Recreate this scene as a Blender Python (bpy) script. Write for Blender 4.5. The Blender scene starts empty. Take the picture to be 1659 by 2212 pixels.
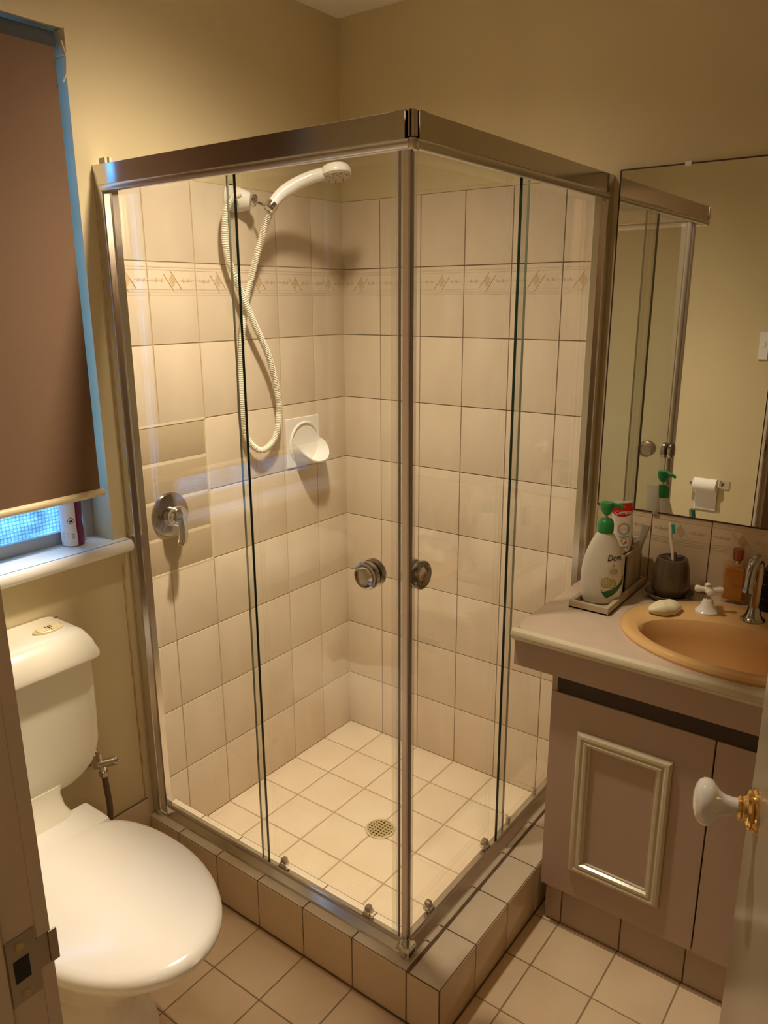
import bpy, bmesh, math, random
from mathutils import Vector, Matrix
random.seed(7)
S = bpy.context.scene
COL = S.collection
PI = math.pi
R = math.radians
# ------------------------------------------------------------------ camera
cd = bpy.data.cameras.new('camera')
cam = bpy.data.objects.new('camera', cd); COL.objects.link(cam)
cr = Vector((0.59689, -0.80231, -0.0045)); cu = Vector((0.21462, 0.15427, 0.96444)); cf = Vector((0.77308, 0.57663, -0.26428))
M = Matrix((cr, cu, -cf)).transposed().to_4x4()
M.translation = Vector((-2.0124, -1.66268, 1.52567))
cam.matrix_world = M
cd.sensor_fit = 'VERTICAL'; cd.sensor_height = 24; cd.sensor_width = 18; cd.lens = 18.1334
cd.clip_start = 0.01; cd.clip_end = 50
S.camera = cam
# ------------------------------------------------------------------ world, exposure, lamp values
W = bpy.data.worlds.new('dusk_sky'); S.world = W; W.use_nodes = True
wt_ = W.node_tree; bg = wt_.nodes['Background']; bg.inputs[1].default_value = 1.0
wc = wt_.nodes.new('ShaderNodeTexCoord'); ws = wt_.nodes.new('ShaderNodeSeparateXYZ'); wr_ = wt_.nodes.new('ShaderNodeValToRGB')
wt_.links.new(wc.outputs['Generated'], ws.inputs[0]); wt_.links.new(ws.outputs[2], wr_.inputs[0]); wt_.links.new(wr_.outputs[0], bg.inputs[0])
wm_ = wt_.nodes.new('ShaderNodeMapRange')                       # bright open sky overhead, dimmer towards the garden
wm_.inputs[1].default_value = -0.1; wm_.inputs[2].default_value = 0.6; wm_.inputs[3].default_value = 2.2; wm_.inputs[4].default_value = 26.0
wt_.links.new(ws.outputs[2], wm_.inputs[0]); wt_.links.new(wm_.outputs[0], bg.inputs[1])
wr_.color_ramp.elements[0].position = 0.0; wr_.color_ramp.elements[0].color = (0.30, 0.62, 1.0, 1)
wr_.color_ramp.elements[1].position = 0.6; wr_.color_ramp.elements[1].color = (0.55, 0.74, 1.0, 1)
S.view_settings.view_transform = 'Standard'; S.view_settings.look = 'None'
S.view_settings.exposure = 0.0; S.view_settings.gamma = 1; S.view_settings.use_curve_mapping = False
LAMP_POS = (-0.77, -0.59, 2.305); LAMP_W = 195; LAMP_COL = (1.0, 0.825, 0.615); LAMP_ROT = (R(5), R(0), 0); LAMP_POW = 4.9
HALL_FILL_W = 12.0  # power of the added fill light in the hall
try:
    S.cycles.max_bounces = 14; S.cycles.transparent_max_bounces = 24; S.cycles.diffuse_bounces = 6; S.cycles.glossy_bounces = 8
    S.cycles.sample_clamp_indirect = 6
except Exception: pass

# ------------------------------------------------------------------ materials
MATS = {}
def mat(name, col, rough=0.5, metal=0.0, spec=0.5, noise=0.0, nscale=8.0, bump=0.0, bscale=60.0, coat=0.0, trans=0.0, ior=1.45, col2=None, stretch=None, sss=0.0):
    if name in MATS: return MATS[name]
    m = bpy.data.materials.new(name); m.use_nodes = True; MATS[name] = m
    nt = m.node_tree; b = nt.nodes['Principled BSDF']
    b.inputs['Base Color'].default_value = (*col, 1); b.inputs['Roughness'].default_value = rough
    b.inputs['Metallic'].default_value = metal; b.inputs['Specular IOR Level'].default_value = spec
    b.inputs['Coat Weight'].default_value = coat; b.inputs['Transmission Weight'].default_value = trans; b.inputs['IOR'].default_value = ior
    if sss:
        b.inputs['Subsurface Weight'].default_value = sss; b.inputs['Subsurface Radius'].default_value = (0.01, 0.008, 0.006)
    tc = nt.nodes.new('ShaderNodeTexCoord'); mp = nt.nodes.new('ShaderNodeMapping')
    nt.links.new(tc.outputs['Object'], mp.inputs[0])
    if stretch: mp.inputs['Scale'].default_value = stretch
    if noise > 0:
        n = nt.nodes.new('ShaderNodeTexNoise'); n.inputs['Scale'].default_value = nscale; n.inputs['Detail'].default_value = 4
        nt.links.new(mp.outputs[0], n.inputs['Vector'])
        r = nt.nodes.new('ShaderNodeMapRange'); r.inputs[1].default_value = 0.35; r.inputs[2].default_value = 0.65
        nt.links.new(n.outputs['Fac'], r.inputs[0])
        mx = nt.nodes.new('ShaderNodeMix'); mx.data_type = 'RGBA'
        c2 = col2 if col2 else tuple(c * (1 - noise) for c in col)
        mx.inputs[6].default_value = (*col, 1); mx.inputs[7].default_value = (*c2, 1)
        nt.links.new(r.outputs[0], mx.inputs[0]); nt.links.new(mx.outputs[2], b.inputs['Base Color'])
    if bump > 0:
        n2 = nt.nodes.new('ShaderNodeTexNoise'); n2.inputs['Scale'].default_value = bscale; n2.inputs['Detail'].default_value = 3
        nt.links.new(mp.outputs[0], n2.inputs['Vector'])
        bp = nt.nodes.new('ShaderNodeBump'); bp.inputs['Strength'].default_value = bump; bp.inputs['Distance'].default_value = 0.002
        nt.links.new(n2.outputs['Fac'], bp.inputs['Height']); nt.links.new(bp.outputs[0], b.inputs['Normal'])
    return m
def glass_mat(name, tint, refl=1.0, rough=0.0, bump=0.0):
    m = bpy.data.materials.new(name); m.use_nodes = True; nt = m.node_tree
    for n in list(nt.nodes): nt.nodes.remove(n)
    o = nt.nodes.new('ShaderNodeOutputMaterial'); t = nt.nodes.new('ShaderNodeBsdfTransparent'); g = nt.nodes.new('ShaderNodeBsdfGlossy')
    f = nt.nodes.new('ShaderNodeFresnel'); mx = nt.nodes.new('ShaderNodeMixShader')
    t.inputs[0].default_value = (*tint, 1); g.inputs['Roughness'].default_value = rough; g.inputs['Color'].default_value = (refl, refl, refl, 1)
    ge = nt.nodes.new('ShaderNodeNewGeometry'); mi = nt.nodes.new('ShaderNodeMapRange')   # same reflectance on both faces of the pane
    mi.inputs[3].default_value = 1.5; mi.inputs[4].default_value = 1 / 1.5
    nt.links.new(ge.outputs['Backfacing'], mi.inputs[0]); nt.links.new(mi.outputs[0], f.inputs[0])
    nt.links.new(f.outputs[0], mx.inputs[0]); nt.links.new(t.outputs[0], mx.inputs[1]); nt.links.new(g.outputs[0], mx.inputs[2])
    nt.links.new(mx.outputs[0], o.inputs[0]); MATS[name] = m
    return m
PAINT = mat('cream_wall_paint', (0.67, 0.575, 0.355), 0.42, bump=0.06, bscale=180, noise=0.06, nscale=3)
CEIL = mat('ceiling_paint', (0.86, 0.82, 0.74), 0.6)
TILE = mat('cream_wall_tile', (0.70, 0.60, 0.47), 0.16, noise=0.05, nscale=14, col2=(0.66, 0.555, 0.425), stretch=(1, 1, 0.4))
FTILE = mat('cream_floor_tile', (0.77, 0.66, 0.50), 0.33, noise=0.06, nscale=9, col2=(0.73, 0.61, 0.45))
BTILE = mat('bath_floor_tile', (0.86, 0.69, 0.49), 0.30, noise=0.06, nscale=6, col2=(0.79, 0.61, 0.42))
HTILE = mat('hob_tile', (0.70, 0.56, 0.39), 0.16, noise=0.05, nscale=9)
HTILE_LIT = mat('hob_tile_lit_top', (0.76, 0.66, 0.52), 0.12, noise=0.05, nscale=9)  # hob tile made paler for the tops: light from above put into colour
TAN = mat('tan_patch_tile', (0.47, 0.375, 0.255), 0.35)
GROUT = mat('wall_grout', (0.46, 0.36, 0.23), 0.9)
GROUT_L = mat('light_grout', (0.70, 0.60, 0.43), 0.9)
GROUT_D = mat('dark_grout', (0.20, 0.13, 0.075), 0.9, noise=0.3, nscale=40)
FGROUT = mat('floor_grout', (0.36, 0.265, 0.165), 0.9, noise=0.25, nscale=20)
SGROUT = mat('shower_floor_grout', (0.50, 0.38, 0.24), 0.9, noise=0.2, nscale=20)
DECO = mat('tile_border_ochre', (0.58, 0.44, 0.27), 0.2)
DECO2 = mat('tile_border_shade', (0.645, 0.535, 0.39), 0.18)
DECO3 = mat('tile_border_relief', (0.74, 0.63, 0.47), 0.2)
CHROME = mat('chrome', (0.70, 0.69, 0.68), 0.08, metal=1)
DCHROME = mat('dark_chrome', (0.42, 0.39, 0.37), 0.14, metal=1)  # chrome with a darker base colour
ALU = mat('polished_aluminium', (0.72, 0.70, 0.68), 0.16, metal=1)
ALUM = mat('satin_aluminium', (0.74, 0.72, 0.70), 0.30, metal=1)
STILED = mat('stile_brown_groove', (0.55, 0.44, 0.37), 0.4)
WINALU = mat('window_aluminium', (0.45, 0.48, 0.50), 0.4)
def clear_plastic(name, col, clear, rough):
    m = bpy.data.materials.new(name); m.use_nodes = True; nt = m.node_tree; b = nt.nodes['Principled BSDF']; o = nt.nodes['Material Output']
    b.inputs['Base Color'].default_value = (*col, 1); b.inputs['Roughness'].default_value = rough
    t = nt.nodes.new('ShaderNodeBsdfTransparent'); mx = nt.nodes.new('ShaderNodeMixShader'); mx.inputs[0].default_value = clear
    nt.links.new(b.outputs[0], mx.inputs[1]); nt.links.new(t.outputs[0], mx.inputs[2]); nt.links.new(mx.outputs[0], o.inputs[0]); return m
SEAL = clear_plastic('clear_seal_strip', (0.85, 0.80, 0.77), 0.86, 0.25)
STILET = mat('pale_stile', (0.88, 0.79, 0.74), 0.3, metal=0.15)
STILEM = clear_plastic('frosted_stile_plastic', (0.88, 0.82, 0.80), 0.84, 0.25)
DARK = mat('dark_seal', (0.24, 0.17, 0.12), 0.5)
PORC = mat('white_porcelain', (0.84, 0.82, 0.77), 0.08, coat=0.4)
PLASTW = mat('white_gloss_plastic', (0.84, 0.82, 0.77), 0.14)
HOSEM = mat('white_hose_plastic', (0.82, 0.78, 0.68), 0.35)
CISTM = mat('cream_cistern_plastic', (0.80, 0.765, 0.64), 0.2)
BUTT = mat('yellowed_button', (0.78, 0.68, 0.44), 0.3)
BLACK = mat('black_plastic', (0.012, 0.012, 0.012), 0.25)
PINK = mat('dusty_pink_laminate', (0.50, 0.375, 0.30), 0.45, noise=0.03, nscale=20)
TOPM = mat('pink_beige_worktop', (0.60, 0.475, 0.38), 0.28, noise=0.05, nscale=30)
MOULD = mat('cream_moulding_paint', (0.63, 0.56, 0.41), 0.2)
BASINM = mat('apricot_ceramic', (0.70, 0.43, 0.185), 0.13, coat=0.3)
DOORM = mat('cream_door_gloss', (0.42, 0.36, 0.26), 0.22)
JAMBM = mat('jamb_gloss_paint', (0.56, 0.47, 0.36), 0.3)
BRASS = mat('brass', (0.85, 0.58, 0.24), 0.12, metal=1)
STEEL = mat('dull_steel', (0.48, 0.42, 0.34), 0.35, metal=1)
BLIND = mat('brown_blind_fabric', (0.17, 0.10, 0.058), 0.85, bump=0.15, bscale=400)
BARM = mat('cream_bar', (0.70, 0.60, 0.38), 0.35)
SILLM = mat('white_sill_gloss', (0.80, 0.78, 0.74), 0.2)
MIRROR = mat('mirror_silver', (0.86, 0.88, 0.84), 0.0, metal=1)
GLASS = glass_mat('clear_shower_glass', (0.965, 0.975, 0.96))
GEDGE = mat('green_glass_edge', (0.006, 0.022, 0.014), 0.15)
STONE = mat('beige_stone', (0.52, 0.42, 0.285), 0.55, noise=0.12, nscale=40)
BROWNC = mat('dark_brown_ceramic', (0.11, 0.076, 0.048), 0.25, noise=0.2, nscale=20)
BOTT = mat('white_bottle_plastic', (0.80, 0.77, 0.70), 0.3, sss=0.1)
GREEN = mat('green_pump_plastic', (0.03, 0.30, 0.09), 0.35)
LGREEN = mat('label_dark_green', (0.02, 0.15, 0.055), 0.3)
LPALE = mat('label_pale_green', (0.56, 0.55, 0.33), 0.3)
LOLIVE = mat('label_olive_ring', (0.33, 0.33, 0.13), 0.3)
LGREY = mat('label_grey', (0.50, 0.46, 0.34), 0.3)
LCREAM = mat('label_cream', (0.74, 0.69, 0.54), 0.3)
LNAVY = mat('label_black_ink', (0.02, 0.02, 0.03), 0.4)
LGOLD = mat('label_gold', (0.52, 0.36, 0.08), 0.3)
RED = mat('toothpaste_red', (0.62, 0.015, 0.012), 0.3)
TUBEW = mat('toothpaste_white', (0.80, 0.76, 0.70), 0.3)
TORANGE = mat('tube_orange_ink', (0.70, 0.34, 0.12), 0.35)
TGREY = mat('tube_grey_ink', (0.35, 0.36, 0.38), 0.35)
SOAPM = mat('soap', (0.78, 0.72, 0.50), 0.4, sss=0.2)
AMBER = mat('amber_perfume', (0.66, 0.30, 0.06), 0.12, trans=0.3, ior=1.3)
AMBERG = glass_mat('perfume_glass', (0.97, 0.92, 0.84))
COPPER = mat('copper_cap', (0.34, 0.10, 0.04), 0.2, metal=0.3)
PURPLE = mat('purple_can', (0.16, 0.018, 0.10), 0.25)
CANW = mat('can_label_white', (0.78, 0.76, 0.78), 0.3)
TEAL = mat('teal_bristles', (0.03, 0.30, 0.24), 0.6)
BRUSH = mat('toothbrush_cream', (0.78, 0.72, 0.56), 0.3)
PAPER = mat('toilet_paper', (0.86, 0.84, 0.80), 0.9)
SWITCH = mat('switch_plastic', (0.82, 0.80, 0.76), 0.3)
MAROON = mat('dark_maroon', (0.07, 0.03, 0.03), 0.4)
STAIN = mat('old_silicone', (0.42, 0.31, 0.13), 0.7, noise=0.4, nscale=25, col2=(0.58, 0.46, 0.23))

# window pane with wired pattern
def pane_mat():
    m = bpy.data.materials.new('wired_window_glass'); m.use_nodes = True; nt = m.node_tree
    for n in list(nt.nodes): nt.nodes.remove(n)
    N = nt.nodes.new; L = nt.links.new
    o = N('ShaderNodeOutputMaterial'); t = N('ShaderNodeBsdfTransparent'); tr = N('ShaderNodeBsdfTranslucent'); mx = N('ShaderNodeMixShader')
    g = N('ShaderNodeBsdfGlossy'); g.inputs['Roughness'].default_value = 0.1; mx2 = N('ShaderNodeMixShader'); mx2.inputs[0].default_value = 0.06
    tc = N('ShaderNodeTexCoord'); br = N('ShaderNodeTexBrick'); br.offset = 0.0
    sp = N('ShaderNodeSeparateXYZ'); cb = N('ShaderNodeCombineXYZ'); L(tc.outputs['Object'], sp.inputs[0]); L(sp.outputs[0], cb.inputs[0]); L(sp.outputs[2], cb.inputs[1])
    no = N('ShaderNodeTexNoise'); no.inputs['Scale'].default_value = 22; L(tc.outputs['Object'], no.inputs['Vector'])
    ad = N('ShaderNodeVectorMath'); ad.operation = 'MULTIPLY_ADD'; ad.inputs[1].default_value = (0.006, 0.006, 0.006)
    L(no.outputs['Color'], ad.inputs[0]); L(cb.outputs[0], ad.inputs[2]); L(ad.outputs[0], br.inputs['Vector'])
    br.inputs['Scale'].default_value = 1; br.inputs['Brick Width'].default_value = 0.009; br.inputs['Row Height'].default_value = 0.009; br.inputs['Mortar Size'].default_value = 0.0009
    br.inputs['Color1'].default_value = (0.50, 0.66, 0.76, 1); br.inputs['Color2'].default_value = (0.40, 0.56, 0.68, 1); br.inputs['Mortar'].default_value = (0.20, 0.32, 0.40, 1)
    mr = N('ShaderNodeMix'); mr.data_type = 'RGBA'; mr.blend_type = 'MULTIPLY'; mr.inputs[0].default_value = 0.8
    cr2 = N('ShaderNodeMapRange'); cr2.inputs[1].default_value = 0.3; cr2.inputs[2].default_value = 0.7; cr2.inputs[3].default_value = 0.5; cr2.inputs[4].default_value = 1.1
    L(no.outputs['Fac'], cr2.inputs[0]); L(br.outputs['Color'], mr.inputs[6]); L(cr2.outputs[0], mr.inputs[7])
    L(mr.outputs[2], t.inputs[0]); L(mr.outputs[2], tr.inputs[0]); mx.inputs[0].default_value = 0.3
    L(t.outputs[0], mx.inputs[1]); L(tr.outputs[0], mx.inputs[2]); L(mx.outputs[0], mx2.inputs[1]); L(g.outputs[0], mx2.inputs[2]); L(mx2.outputs[0], o.inputs[0])
    return m
PANE = pane_mat()

# ------------------------------------------------------------------ builders
class MB:
    """collects shapes into one mesh, in world coordinates"""
    def __init__(s): s.bm = bmesh.new(); s.mats = []; s.wn = False
    def mi(s, m):
        if m not in s.mats: s.mats.append(m)
        return s.mats.index(m)
    def face(s, vs, m, smooth=False):
        try:
            f = s.bm.faces.new(vs); f.material_index = s.mi(m); f.smooth = smooth; return f
        except ValueError: return None
    def poly(s, pts, m): return s.face([s.bm.verts.new(p) for p in pts], m)
    def box(s, x0, x1, y0, y1, z0, z1, m, bev=0.0, mtx=None, seg=2):
        b = bmesh.new(); bmesh.ops.create_cube(b, size=1)
        for v in b.verts: v.co = Vector(((x0 + x1) / 2 + v.co.x * (x1 - x0), (y0 + y1) / 2 + v.co.y * (y1 - y0), (z0 + z1) / 2 + v.co.z * (z1 - z0)))
        if bev > 0: bmesh.ops.bevel(b, geom=b.edges[:], offset=bev, segments=seg, affect='EDGES', profile=0.5, clamp_overlap=True)
        if bev > 0: s.wn = True
        s.merge(b, m, mtx, bev > 0)
        return s
    def merge(s, b, m, mtx=None, smooth=False):
        vm = {}
        for v in b.verts: vm[v] = s.bm.verts.new(mtx @ v.co if mtx else v.co)
        mi = s.mi(m)
        for f in b.faces:
            try:
                g = s.bm.faces.new([vm[v] for v in f.verts]); g.material_index = mi; g.smooth = smooth
            except ValueError: pass
        b.free()
    def loft(s, rings, m, cap0=True, cap1=True, smooth=True, closed=True, mtx=None):
        vr = [[s.bm.verts.new(mtx @ Vector(p) if mtx else Vector(p)) for p in r] for r in rings]
        n = len(vr[0])
        for a, b in zip(vr[:-1], vr[1:]):
            for i in range(n if closed else n - 1):
                j = (i + 1) % n; s.face([a[i], a[j], b[j], b[i]], m, smooth)
        if cap0: s.face(list(reversed(vr[0])), m)
        if cap1: s.face(vr[-1], m)
        return s
    def lathe(s, prof, m, c=(0, 0, 0), n=40, mtx=None, sx=1, sy=1, cap0=True, cap1=True):
        rings = [[(c[0] + r * sx * math.cos(2 * PI * i / n), c[1] + r * sy * math.sin(2 * PI * i / n), c[2] + z) for i in range(n)] for r, z in prof]
        return s.loft(rings, m, cap0, cap1, True, True, mtx)
    def tube(s, pts, rad, m, n=12, caps=True, smooth=True):
        pts = [Vector(p) for p in pts]; rings = []; up = None
        for i, p in enumerate(pts):
            t = (pts[min(i + 1, len(pts) - 1)] - pts[max(i - 1, 0)]).normalized()
            if up is None: up = t.orthogonal().normalized()
            up = (up - t * up.dot(t)).normalized(); sd = t.cross(up)
            r = rad[i] if isinstance(rad, (list, tuple)) else rad
            rings.append([p + up * (r * math.cos(2 * PI * k / n)) + sd * (r * math.sin(2 * PI * k / n)) for k in range(n)])
        return s.loft(rings, m, caps, caps, smooth)
    def prism(s, pts2, axis, a, b, m, smooth=False):
        """polygon pts2 in the plane across `axis`, swept from a to b"""
        def P(u, v, w):
            return {'x': (w, u, v), 'y': (u, w, v), 'z': (u, v, w)}[axis]
        return s.loft([[P(u, v, a) for u, v in pts2], [P(u, v, b) for u, v in pts2]], m, smooth=smooth)
    def obj(s, name, parent=None, sharp=35):
        bmesh.ops.recalc_face_normals(s.bm, faces=s.bm.faces)
        me = bpy.data.meshes.new(name)
        org = parent.matrix_world.translation.copy() if parent else Vector((0, 0, 0))
        if parent is None:
            xs = [v.co for v in s.bm.verts]
            lo = Vector([min(c[i] for c in xs) for i in range(3)]); hi = Vector([max(c[i] for c in xs) for i in range(3)])
            s.lo = lo; s.hi = hi
        s.bm.to_mesh(me); s.bm.free()
        for m in s.mats: me.materials.append(m)
        if sharp is not None:
            try: me.set_sharp_from_angle(angle=R(sharp))
            except Exception: pass
        o = bpy.data.objects.new(name, me); COL.objects.link(o)
        if s.wn:
            wm = o.modifiers.new('weighted_normals', 'WEIGHTED_NORMAL'); wm.keep_sharp = True; wm.weight = 100
        if parent:
            o.parent = parent; o.matrix_parent_inverse = parent.matrix_world.inverted()
        return o
def tag(o, label=None, cat=None, group=None, kind=None):
    if label: o['label'] = label
    if cat: o['category'] = cat
    if group: o['group'] = group
    if kind: o['kind'] = kind
    return o
def thing(name, loc, label, cat, group=None):
    o = bpy.data.objects.new(name, None); COL.objects.link(o); o.location = loc; o.empty_display_size = 0.05
    o.matrix_world = Matrix.Translation(loc)
    return tag(o, label, cat, group)
def structure(mb, name, parent=None):
    o = mb.obj(name, parent)
    if parent is None: o['kind'] = 'structure'
    return o
def catmull(pts, step):
    P = [Vector(p) for p in pts]; P = [P[0] * 2 - P[1]] + P + [P[-1] * 2 - P[-2]]; out = []
    for i in range(1, len(P) - 2):
        a, b, c, d = P[i - 1:i + 3]; k = max(2, int((c - b).length / step))
        for j in range(k):
            t = j / k
            out.append(0.5 * ((2 * b) + (c - a) * t + (2 * a - 5 * b + 4 * c - d) * t * t + (3 * b - 3 * c + d - a) * t ** 3))
    out.append(P[-2]); return out
def frame(origin, z, x=None):
    z = Vector(z).normalized(); x = Vector(x) if x else z.orthogonal(); x = (x - z * x.dot(z)).normalized(); y = z.cross(x)
    m = Matrix((x, y, z)).transposed().to_4x4(); m.translation = Vector(origin); return m
def text_faces(body, size, shear=0.0, bold=0.0):
    c = bpy.data.curves.new('lettering', 'FONT'); c.body = body; c.size = size; c.shear = shear; c.offset = bold; c.align_x = 'CENTER'; c.resolution_u = 3; c.fill_mode = 'FRONT'
    o = bpy.data.objects.new('lettering', c); COL.objects.link(o)
    bpy.context.view_layer.update()
    me = bpy.data.meshes.new_from_object(o.evaluated_get(bpy.context.evaluated_depsgraph_get()))
    vs = [v.co.copy() for v in me.vertices]; fs = [list(p.vertices) for p in me.polygons]
    bpy.data.objects.remove(o); bpy.data.curves.remove(c); bpy.data.meshes.remove(me)
    return vs, fs
def add_text(mb, body, size, place, m, shear=0.0, bold=0.0):
    vs, fs = text_faces(body, size, shear, bold)
    nv = [mb.bm.verts.new(place(v.x, v.y)) for v in vs]
    for f in fs: mb.face([nv[i] for i in f], m)

# tiles: axis 'x','y','z' = the plane's normal; sgn = direction the face looks
def tile(mb, axis, sgn, base, u0, u1, v0, v1, m, g=0.0015, th=0.0030, ch=0.0014):
    u0 += g; u1 -= g; v0 += g; v1 -= g
    if u1 - u0 < 0.004 or v1 - v0 < 0.004: return
    def P(u, v, h):
        w = base + sgn * h
        return {'x': (w, u, v), 'y': (u, w, v), 'z': (u, v, w)}[axis]
    rr = []
    for d, h in ((0, -0.001), (0, th - ch), (ch * 0.4, th - ch * 0.3), (ch * 1.3, th)):
        rr.append([P(u0 + d, v0 + d, h), P(u1 - d, v0 + d, h), P(u1 - d, v1 - d, h), P(u0 + d, v1 - d, h)])
    mb.loft(rr, m, False, True, False)
PT = 0.15196; PZ = 0.20253; ZF = -0.0166     # tile pitch, wall tile height, bathroom floor level
rows = [0.0] + [PZ * k for k in range(1, 10)]  # wall tile joints
ZT = rows[-1]                                   # 1.823 top of the tiling
def decor(mb, axis, sgn, base, uc, zt, w, flip=1, DECO=DECO, DECO2=DECO2):
    """relief border on one tile: bands, diamond, diagonals and scrolls"""
    th = base + sgn * 0.0034
    def P(u, v, e=0): 
        w_ = th + sgn * e
        return {'x': (w_, u, v), 'y': (u, w_, v)}[axis]
    zc = zt - 0.043
    def quad(pts, m, e=0): mb.poly([P(uc + flip * a, b, e) for a, b in pts], m)
    h = w / 2 - 0.003
    for dz, t in ((-0.012, 0.0014), (-0.019, 0.001), (-0.066, 0.001), (-0.073, 0.0014), (-0.079, 0.001)):
        quad([(-h, zt + dz - t), (h, zt + dz - t), (h, zt + dz + t), (-h, zt + dz + t)], DECO2)
    d = 0.0155
    quad([(-d * .8, zc), (0, zc - d * 1.25), (d * .8, zc), (0, zc + d * 1.25)], DECO, 0.0003)
    for s_ in (-1, 1):
        a = s_ * 0.011
        quad([(a - .016, zc + .019 + s_ * .004), (a - .0145, zc + .021 + s_ * .004), (a + .0165, zc - .022 + s_ * .004), (a + .015, zc - .024 + s_ * .004)], DECO3, 0.0008)
        quad([(a - .0172, zc + .0182 + s_ * .004), (a - .016, zc + .019 + s_ * .004), (a + .015, zc - .024 + s_ * .004), (a + .0138, zc - .0248 + s_ * .004)], DECO, 0.0005)
    for s_ in (-1, 1):
        for k, (a, hh) in enumerate(((.034, .0055), (.043, .004), (.051, .0055), (.062, .003))):
            a *= s_
            quad([(a - .005, zc - .003), (a, zc - hh), (a + .0045, zc - .001), (a + .001, zc + hh)], DECO2 if k % 2 else DECO, 0.0002)
    for s_ in (-1, 1): quad([(s_ * .022, zc - .0008), (s_ * h, zc - .0008), (s_ * h, zc + .0008), (s_ * .022, zc + .0008)], DECO2, 0.0001)

# ================================================================== SETTING
T = 0.12
# wall_left: y = 0 plane, with window opening
WX0, WX1, WZ0, WZ1 = -1.62, -0.925, 0.915, 2.088
mb = MB()
mb.box(WX1, 0.12, 0, T, ZF - .1, 2.45, PAINT); mb.box(-1.83, WX0, 0, T, ZF - .1, 2.45, PAINT)
mb.box(WX0, WX1, 0, T, ZF - .1, WZ0, PAINT); mb.box(WX0, WX1, 0, T, WZ1, 2.45, PAINT)
wl = structure(mb, 'wall_left')
mb = MB()
mb.box(-0.884, 0.0, -0.0012, 0.001, 0, ZT, GROUT)
for r in range(9):
    for i in range(6):
        x1 = -i * PT; x0 = max(x1 - PT, -0.884)
        if r in (3, 4) and i >= 4: continue
        z1 = ZT - r * PZ; z0 = z1 - PZ
        tile(mb, 'y', -1, 0, x0, x1, z0, z1, TILE)
        if r == 1 and i < 5: decor(mb, 'y', -1, 0, (x0 + x1) / 2, z1, PT)
        if r == 1 and i == 5: decor(mb, 'y', -1, 0, (x0 + x1) / 2, z1, .12)
# the patched strip of tan tiles round the mixer: rows 4 and 5 split in four
xa, xb = -0.884, -4 * PT
zt_, zb_ = ZT - 3 * PZ, ZT - 5 * PZ
o = structure(mb, 'tiling', wl)
# note rows 3..4 (counted from 0) carry the patch
mb = MB()
# wall_right: x = 0 plane
mb.box(0, T, -1.98, 0.12, ZF - .1, 2.45, PAINT)
wr = structure(mb, 'wall_right')
mb = MB()
mb.box(-0.001, 0.0012, -0.868, 0.0, 0, ZT, GROUT_D)
for r in range(9):
    for j in range(6):
        y1 = -j * PT; y0 = max(y1 - PT, -0.868)
        z1 = ZT - r * PZ; z0 = z1 - PZ
        tile(mb, 'x', -1, 0, y0, y1, z0, z1, TILE, g=0.0012)
        if r == 1: decor(mb, 'x', -1, 0, y1 - PT / 2, z1, PT)  if j < 5 else decor(mb, 'x', -1, 0, y1 - .058, z1, .11)
# splashback row under the mirror and low wall tiles beside the screen
mb.box(-0.001, 0.0012, -1.85, -0.900, 0.60, 0.981, GROUT_D)
for k in range(7):
    y1 = -0.900 - k * PT; y0 = max(y1 - PT, -1.85)
    tile(mb, 'x', -1, 0, y0, y1, 0.778, 0.981, HTILE, g=0.0012)
    if y1 - y0 > .12: decor(mb, 'x', -1, 0, (y0 + y1) / 2, 0.985, PT, -1, mat('splash_ochre', (0.56, 0.42, 0.26), .25), mat('splash_shade', (0.61, 0.48, 0.33), .2))
structure(mb, 'tiling', wr)
# opposite wall and door side
mb = MB()
mb.box(-1.80, -1.697, -0.986, 0.0, ZF - .1, 2.45, PAINT); mb.box(-1.80, -1.697, -1.98, -1.742, ZF - .1, 2.45, PAINT)
mb.box(-1.80, -1.697, -1.742, -0.986, 2.03, 2.45, PAINT)
structure(mb, 'wall_front')
mb = MB(); mb.box(-1.80, 0.12, -1.98, -1.86, ZF - .1, 2.45, PAINT); structure(mb, 'wall_back')
mb = MB(); mb.box(-3.3, 0.12, -3.2, 0.6, 2.333, 2.45, CEIL); structure(mb, 'ceiling')
# hall behind the camera
HALLM = mat('hall_wall_paint', (0.45, 0.34, 0.22), 0.6)
mb = MB(); mb.box(-3.3, -3.2, -3.2, 0.6, ZF - .1, 2.45, HALLM); mb.box(-3.2, -1.8, -3.2, -3.1, ZF - .1, 2.45, HALLM); mb.box(-3.2, -1.8, 0.5, 0.6, ZF - .1, 2.45, HALLM)
mb.box(-1.83, -1.80, 0.12, 0.6, ZF - .1, 2.45, HALLM); mb.box(-1.83, -1.80, -3.2, -1.98, ZF - .1, 2.45, HALLM)
structure(mb, 'wall_hall')
# floor with tiles
mb = MB()
mb.box(-3.3, 0.12, -3.2, 0.6, ZF - .1, ZF - 0.0012, FGROUT)
gx, gy = -0.90235, -0.88903
for i in range(-6, 6):
    for j in range(-6, 7):
        x1 = gx - i * PT; x0 = x1 - PT; y1 = gy - j * PT; y0 = y1 - PT
        if x0 > -0.01 or x0 < -1.85 or y1 < -1.90 or y0 > 0: continue
        if x0 >= gx - .001 and y0 >= gy - .001: continue
        tile(mb, 'z', 1, ZF - .003, max(x0, -1.85), min(x1, 0), y0, min(y1, 0), BTILE)
structure(mb, 'floor')
# tiled skirting on wall_left between shower and jamb
mb = MB(); mb.box(-1.697, -0.903, -0.006, 0.0, ZF, 0.183, GROUT_D)
for i in range(6):
    x1 = gx - i * PT; tile(mb, 'y', -1, -0.006, max(x1 - PT, -1.695), x1, ZF + .004, 0.184, HTILE)
structure(mb, 'baseboard_left')
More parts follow.
